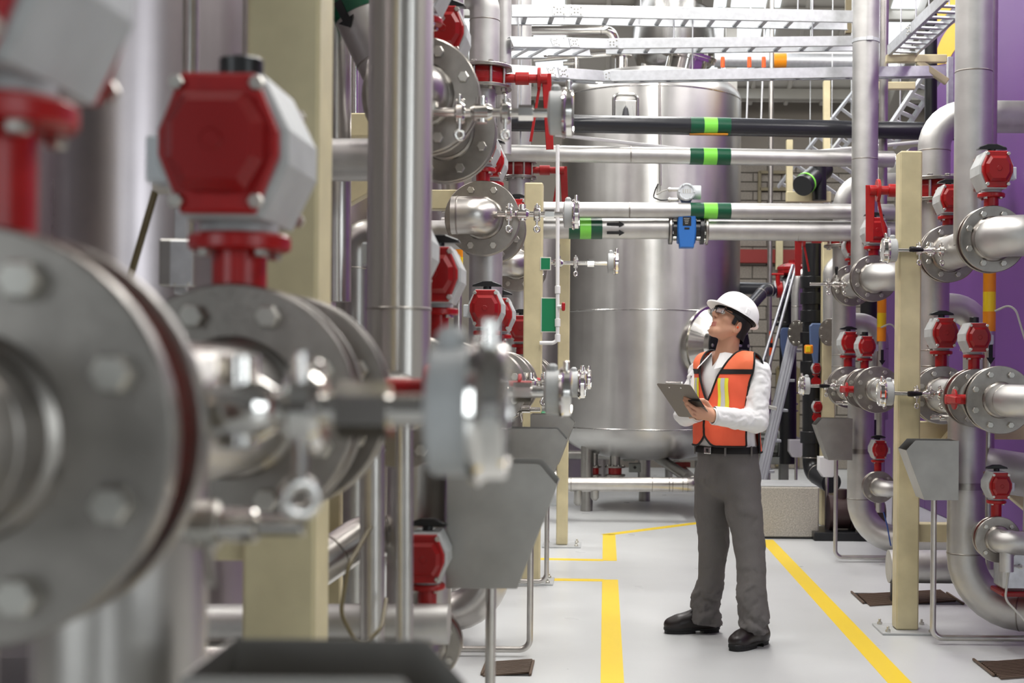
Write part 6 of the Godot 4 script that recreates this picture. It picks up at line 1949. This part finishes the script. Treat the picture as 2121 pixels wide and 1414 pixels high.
	for s in [1.0, -1.0]:
		var bs := HB * Basis(UPV, s * 0.3)
		part(gl, "lens", m_box(Vector3(0.05, 0.028, 0.0015), 0.0004), M.glass, T(H.call(s * 0.037, 0.004, 0.1035), bs))
		var fb := Buf.new()
		for y in [-0.0145, 0.0145]: box(fb, Vector3(0, y, 0), Vector3(0.052, 0.0022, 0.003), Basis.IDENTITY, 0.0005)
		for x in [-0.0255, 0.0255]: box(fb, Vector3(x, 0, 0), Vector3(0.0022, 0.03, 0.003), Basis.IDENTITY, 0.0005)
		part(gl, "lens_frame", fb.mesh(), M.dark_metal, T(H.call(s * 0.037, 0.004, 0.1035), bs))
		part(gl, "temple", m_tube([H.call(s * 0.061, 0.012, 0.096), H.call(s * 0.08, 0.008, 0.03), H.call(s * 0.083, -0.006, -0.02)], 0.0024, 8), M.black_plastic)
	helmet(man, hc, HB)
	# shoes
	shoe(man, Vector3(P(1434, 1308, 7.57).x, 0, -7.575), Vector3(-0.985, 0, 0.17), 1.0)
	var tl := P(1553, 1330, 7.2)
	shoe(man, Vector3(tl.x, 0, -7.19), Vector3(-0.66, 0, 0.75), 1.0)
	clipboard(man)

func shift_mesh(o: MeshInstance3D, by: Vector3) -> void:
	var arr := (o.mesh as ArrayMesh).surface_get_arrays(0)
	var v: PackedVector3Array = arr[Mesh.ARRAY_VERTEX]
	for k in v.size(): v[k] -= by
	arr[Mesh.ARRAY_VERTEX] = v
	var m := ArrayMesh.new()
	m.add_surface_from_arrays(Mesh.PRIMITIVE_TRIANGLES, arr)
	o.mesh = m

func hand_bones(wrist: Vector3, fingers: Array, thumb: Array) -> Array:
	var out := []
	for k in 4:
		var fg: Array = fingers[k]
		out.append(["c", wrist, fg[0], 0.024 if k < 3 else 0.02, 0.0125, 0.014])
	out.append(["c", wrist, thumb[0], 0.024, 0.015, 0.014])
	var rs := [0.0096, 0.0098, 0.0092, 0.0082]
	for k in 4:
		var fg: Array = fingers[k]
		out.append(["c", fg[0], fg[1], rs[k] * 1.12, rs[k], 0.004])
		out.append(["c", fg[1], fg[2], rs[k], rs[k] * 0.9, 0.002])
		out.append(["c", fg[2], fg[3], rs[k] * 0.9, rs[k] * 0.78, 0.002])
	out.append(["c", thumb[0], thumb[1], 0.015, 0.0125, 0.006])
	out.append(["c", thumb[1], thumb[2], 0.0125, 0.011, 0.003])
	out.append(["c", thumb[2], thumb[3], 0.011, 0.0085, 0.003])
	return out

func helmet(man: Node, hc: Vector3, HB: Basis) -> void:
	var b := Buf.new()
	var nu := 56
	var nv := 14
	var c0 := Vector3(0, 0.038, -0.014)
	var pt := func(u: int, v: int) -> Vector3:
		var a := TAU * u / nu
		var e := PI / 2 * v / nv
		return c0 + Vector3(sin(a) * cos(e) * 0.106, pow(sin(e), 0.92) * 0.116, cos(a) * cos(e) * 0.128)
	var rim := func(u: int, k: int) -> Vector3:
		var a := TAU * u / nu
		var front := pow(maxf(cos(a), 0.0), 2.0)
		var ext := 0.01 + 0.038 * front
		var p := c0 + Vector3(sin(a) * (0.106 + ext * 0.8), -0.004 - 0.012 * front * 0.0, cos(a) * (0.128 + ext))
		var q := c0 + Vector3(sin(a) * 0.106, 0, cos(a) * 0.128)
		if k == 0: return q
		if k == 1: return p + Vector3(0, 0.002, 0)
		if k == 2: return p + Vector3(0, -0.006, 0)
		return c0 + Vector3(sin(a) * 0.101, -0.004, cos(a) * 0.123)
	for u in nu:
		for v in nv:
			var p := [pt.call(u, v), pt.call(u + 1, v), pt.call(u + 1, v + 1), pt.call(u, v + 1)]
			var n := []
			for q in p: n.append(Vector3((q.x - c0.x) / 0.0125, (q.y - c0.y) / 0.0135, (q.z - c0.z) / 0.0188).normalized())
			b.quadn(p[0], p[1], p[2], p[3], n[0], n[1], n[2], n[3])
		for k in 3:
			var p := [rim.call(u, k), rim.call(u + 1, k), rim.call(u + 1, k + 1), rim.call(u, k + 1)]
			var d: Vector3 = (p[0] - c0) * Vector3(1, 0, 1)
			var nn: Vector3 = [Vector3(0, 1, 0), d.normalized(), Vector3(0, -1, 0)][k]
			b.quad(p[0], p[1], p[2], p[3], nn)
	var h := part(man, "hard_hat", b.mesh(), M.helmet_white, T(hc, HB), "white hard hat")
	var rb := Buf.new()
	var ridge := []
	for k in 15:
		var e := lerpf(0.25, PI - 0.25, k / 14.0)
		ridge.append(c0 + Vector3(0, sin(e) * 0.117, cos(e) * 0.129))
	tube(rb, ridge, 0.006, 10)
	part(h, "crown_ridge", rb.mesh(), M.helmet_white, T(hc, HB))
	for s in [1.0, -1.0]:
		part(h, "slot_cover", m_box(Vector3(0.008, 0.03, 0.026), 0.003), M.helmet_white, T(hc + HB * Vector3(s * 0.105, 0.056, -0.01), HB * Basis(Vector3(0, 0, 1), s * 0.15)))
	var sb := Buf.new()
	lathe(sb, [Vector2(0.088, -0.012), Vector2(0.09, -0.012), Vector2(0.092, 0.016), Vector2(0.088, 0.016)], 40, Transform3D(Basis.from_scale(Vector3(1, 1, 1.2)), c0 + Vector3(0, -0.004, 0)))
	part(h, "sweat_band", sb.mesh(), M.vest_trim, T(hc, HB))

func shoe(man: Node, at: Vector3, dir: Vector3, s: float) -> void:
	var x := dir.normalized()
	var z := x.cross(UPV)
	var bs := Basis(x, UPV, z)
	var L := func(a: float, b: float, c: float) -> Vector3: return at + bs * (Vector3(a, b, c) * s)
	var bones := [
		["c", L.call(-0.1, 0.052, 0), L.call(0.075, 0.045, 0), 0.042, 0.046, 0.02],
		["e", L.call(0.095, 0.046, 0.002), bs, Vector3(0.06, 0.042, 0.049), 0.02],
		["c", L.call(0.06, 0.062, 0), L.call(-0.04, 0.1, 0), 0.036, 0.04, 0.03],
		["c", L.call(-0.085, 0.06, 0), L.call(-0.07, 0.14, 0), 0.044, 0.046, 0.03]]
	var up := soft(bones, 0.006)
	var cut := net_clip(up, func(p: Vector3) -> float: return minf(p.y - 0.026, 0.135 - p.y))
	var sh := part(man, "shoe", net_mesh(cut[0]), M.leather, Transform3D.IDENTITY, "dark brown leather work shoe")
	var sole := Buf.new()
	var out := PackedVector2Array()
	for k in 40:
		var a := TAU * k / 40
		var lx := cos(a) * 0.152
		var w := 0.046 + 0.008 * clampf(lx / 0.1, -1.0, 1.0) - 0.006 * exp(-pow((lx + 0.03) / 0.05, 2))
		out.append(Vector2(lx + 0.002, sign(sin(a)) * pow(absf(sin(a)), 0.55) * w))
	var tip := Transform3D(Basis(x, z, -UPV), at + UPV * 0.034)
	prism(sole, out, 0.0, 0.02, tip, 0.004)
	part(sh, "sole", sole.mesh(), M.rubber_sole)
	var tread := Buf.new()
	var heel := PackedVector2Array()
	var fore := PackedVector2Array()
	for q in out:
		heel.append(Vector2(minf(q.x, -0.055), q.y))
		fore.append(Vector2(maxf(q.x, -0.01), q.y))
	for pl in [heel, fore]:
		var clean := PackedVector2Array()
		for k in pl.size():
			if clean.is_empty() or clean[-1].distance_to(pl[k]) > 0.0015: clean.append(pl[k] * 0.97)
		prism(tread, clean, 0.018, 0.034, tip)
	part(sh, "tread", tread.mesh(), M.rubber_sole)
	for k in 3:
		var a := 0.045 - k * 0.024
		var y := 0.098 + k * 0.0095
		part(sh, "lace", m_tube([L.call(a, y - 0.014, -0.024), L.call(a - 0.004, y + 0.002, 0), L.call(a, y - 0.014, 0.024)], 0.003, 6), M.rubber_sole)

func clipboard(_man: Node) -> void:
	var A := J(1350, 794, 0.33)
	var D := J(1415, 862, 0.20)
	var Bp := J(1420, 797, 0.45)
	var x := (Bp - A)
	var y := (A - D)
	var c := (Bp + D) / 2
	var nx := x.normalized()
	var ny := (y - nx * y.dot(nx)).normalized()
	var nz := nx.cross(ny)
	var bs := Basis(nx, ny, nz)
	var w := x.length()
	var h := y.length()
	var t := thing("clipboard", "grey clipboard held level in the man's hands", "clipboard", c)
	var b := Buf.new()
	var poly := PackedVector2Array()
	for q in [[1, 1], [-1, 1], [-1, -1], [1, -1]]:
		for k in 5:
			var a0: float = {"11": 0.0, "-11": PI / 2, "-1-1": PI, "1-1": PI * 1.5}["%d%d" % [q[0], q[1]]]
			var a := a0 + PI / 2 * k / 4.0
			poly.append(Vector2(q[0] * (w / 2 - 0.012) + cos(a) * 0.012, q[1] * (h / 2 - 0.012) + sin(a) * 0.012))
	prism(b, poly, -0.0018, 0.0018, Transform3D.IDENTITY, 0.0005)
	mat("clipboard_grey", Color(0.46, 0.43, 0.40), 0.6)
	part(t, "board", b.mesh(), M.clipboard_grey, T(c, bs))
	var up := -nz if nz.dot(TZ) > 0 else nz
	part(t, "paper", m_box(Vector3(w * 0.88, h * 0.86, 0.002), 0.0005), M.shirt_cloth, T(c + up * 0.003 - ny * 0.012, bs))
	part(t, "clip", m_box(Vector3(w * 0.5, 0.03, 0.012), 0.004), M.polished_steel, T(c + ny * (h / 2 - 0.012) + up * 0.008, bs))
	rod(t, "clip_spring", c + ny * (h / 2 - 0.002) + up * 0.012 - nx * w * 0.24, c + ny * (h / 2 - 0.002) + up * 0.012 + nx * w * 0.24, 0.005, M.polished_steel, 12)
	for s in [-0.17, 0.17]:
		part(t, "rivet", m_rod(0.004, 0.002, 12, 0.0005), M.polished_steel, at_axis(c + ny * (h / 2 - 0.025) + nx * w * s - up * 0.0018, -up))
	var pn := thing("pen", "silver pen clipped to the top corner of the clipboard", "pen", c + ny * h / 2)
	rod(pn, "barrel", c + ny * (h / 2 - 0.02) + nx * w * 0.42 + up * 0.008, c + ny * (h / 2 + 0.0) + nx * w * 0.42 + up * 0.04, 0.0045, M.polished_steel, 12)
	rod(pn, "cap", c + ny * (h / 2) + nx * w * 0.42 + up * 0.04, c + ny * (h / 2 + 0.004) + nx * w * 0.42 + up * 0.055, 0.005, M.polished_steel, 12)
	var ph := J(1440, 835, 0.375)
	single("phone", "dark flat phone held under the clipboard by the fingers", "phone", m_box(Vector3(0.085, 0.05, 0.008), 0.003), M.black_plastic, T(ph - nz * (0.01 if nz.dot(TZ) < 0 else -0.01) * 0.0, bs))
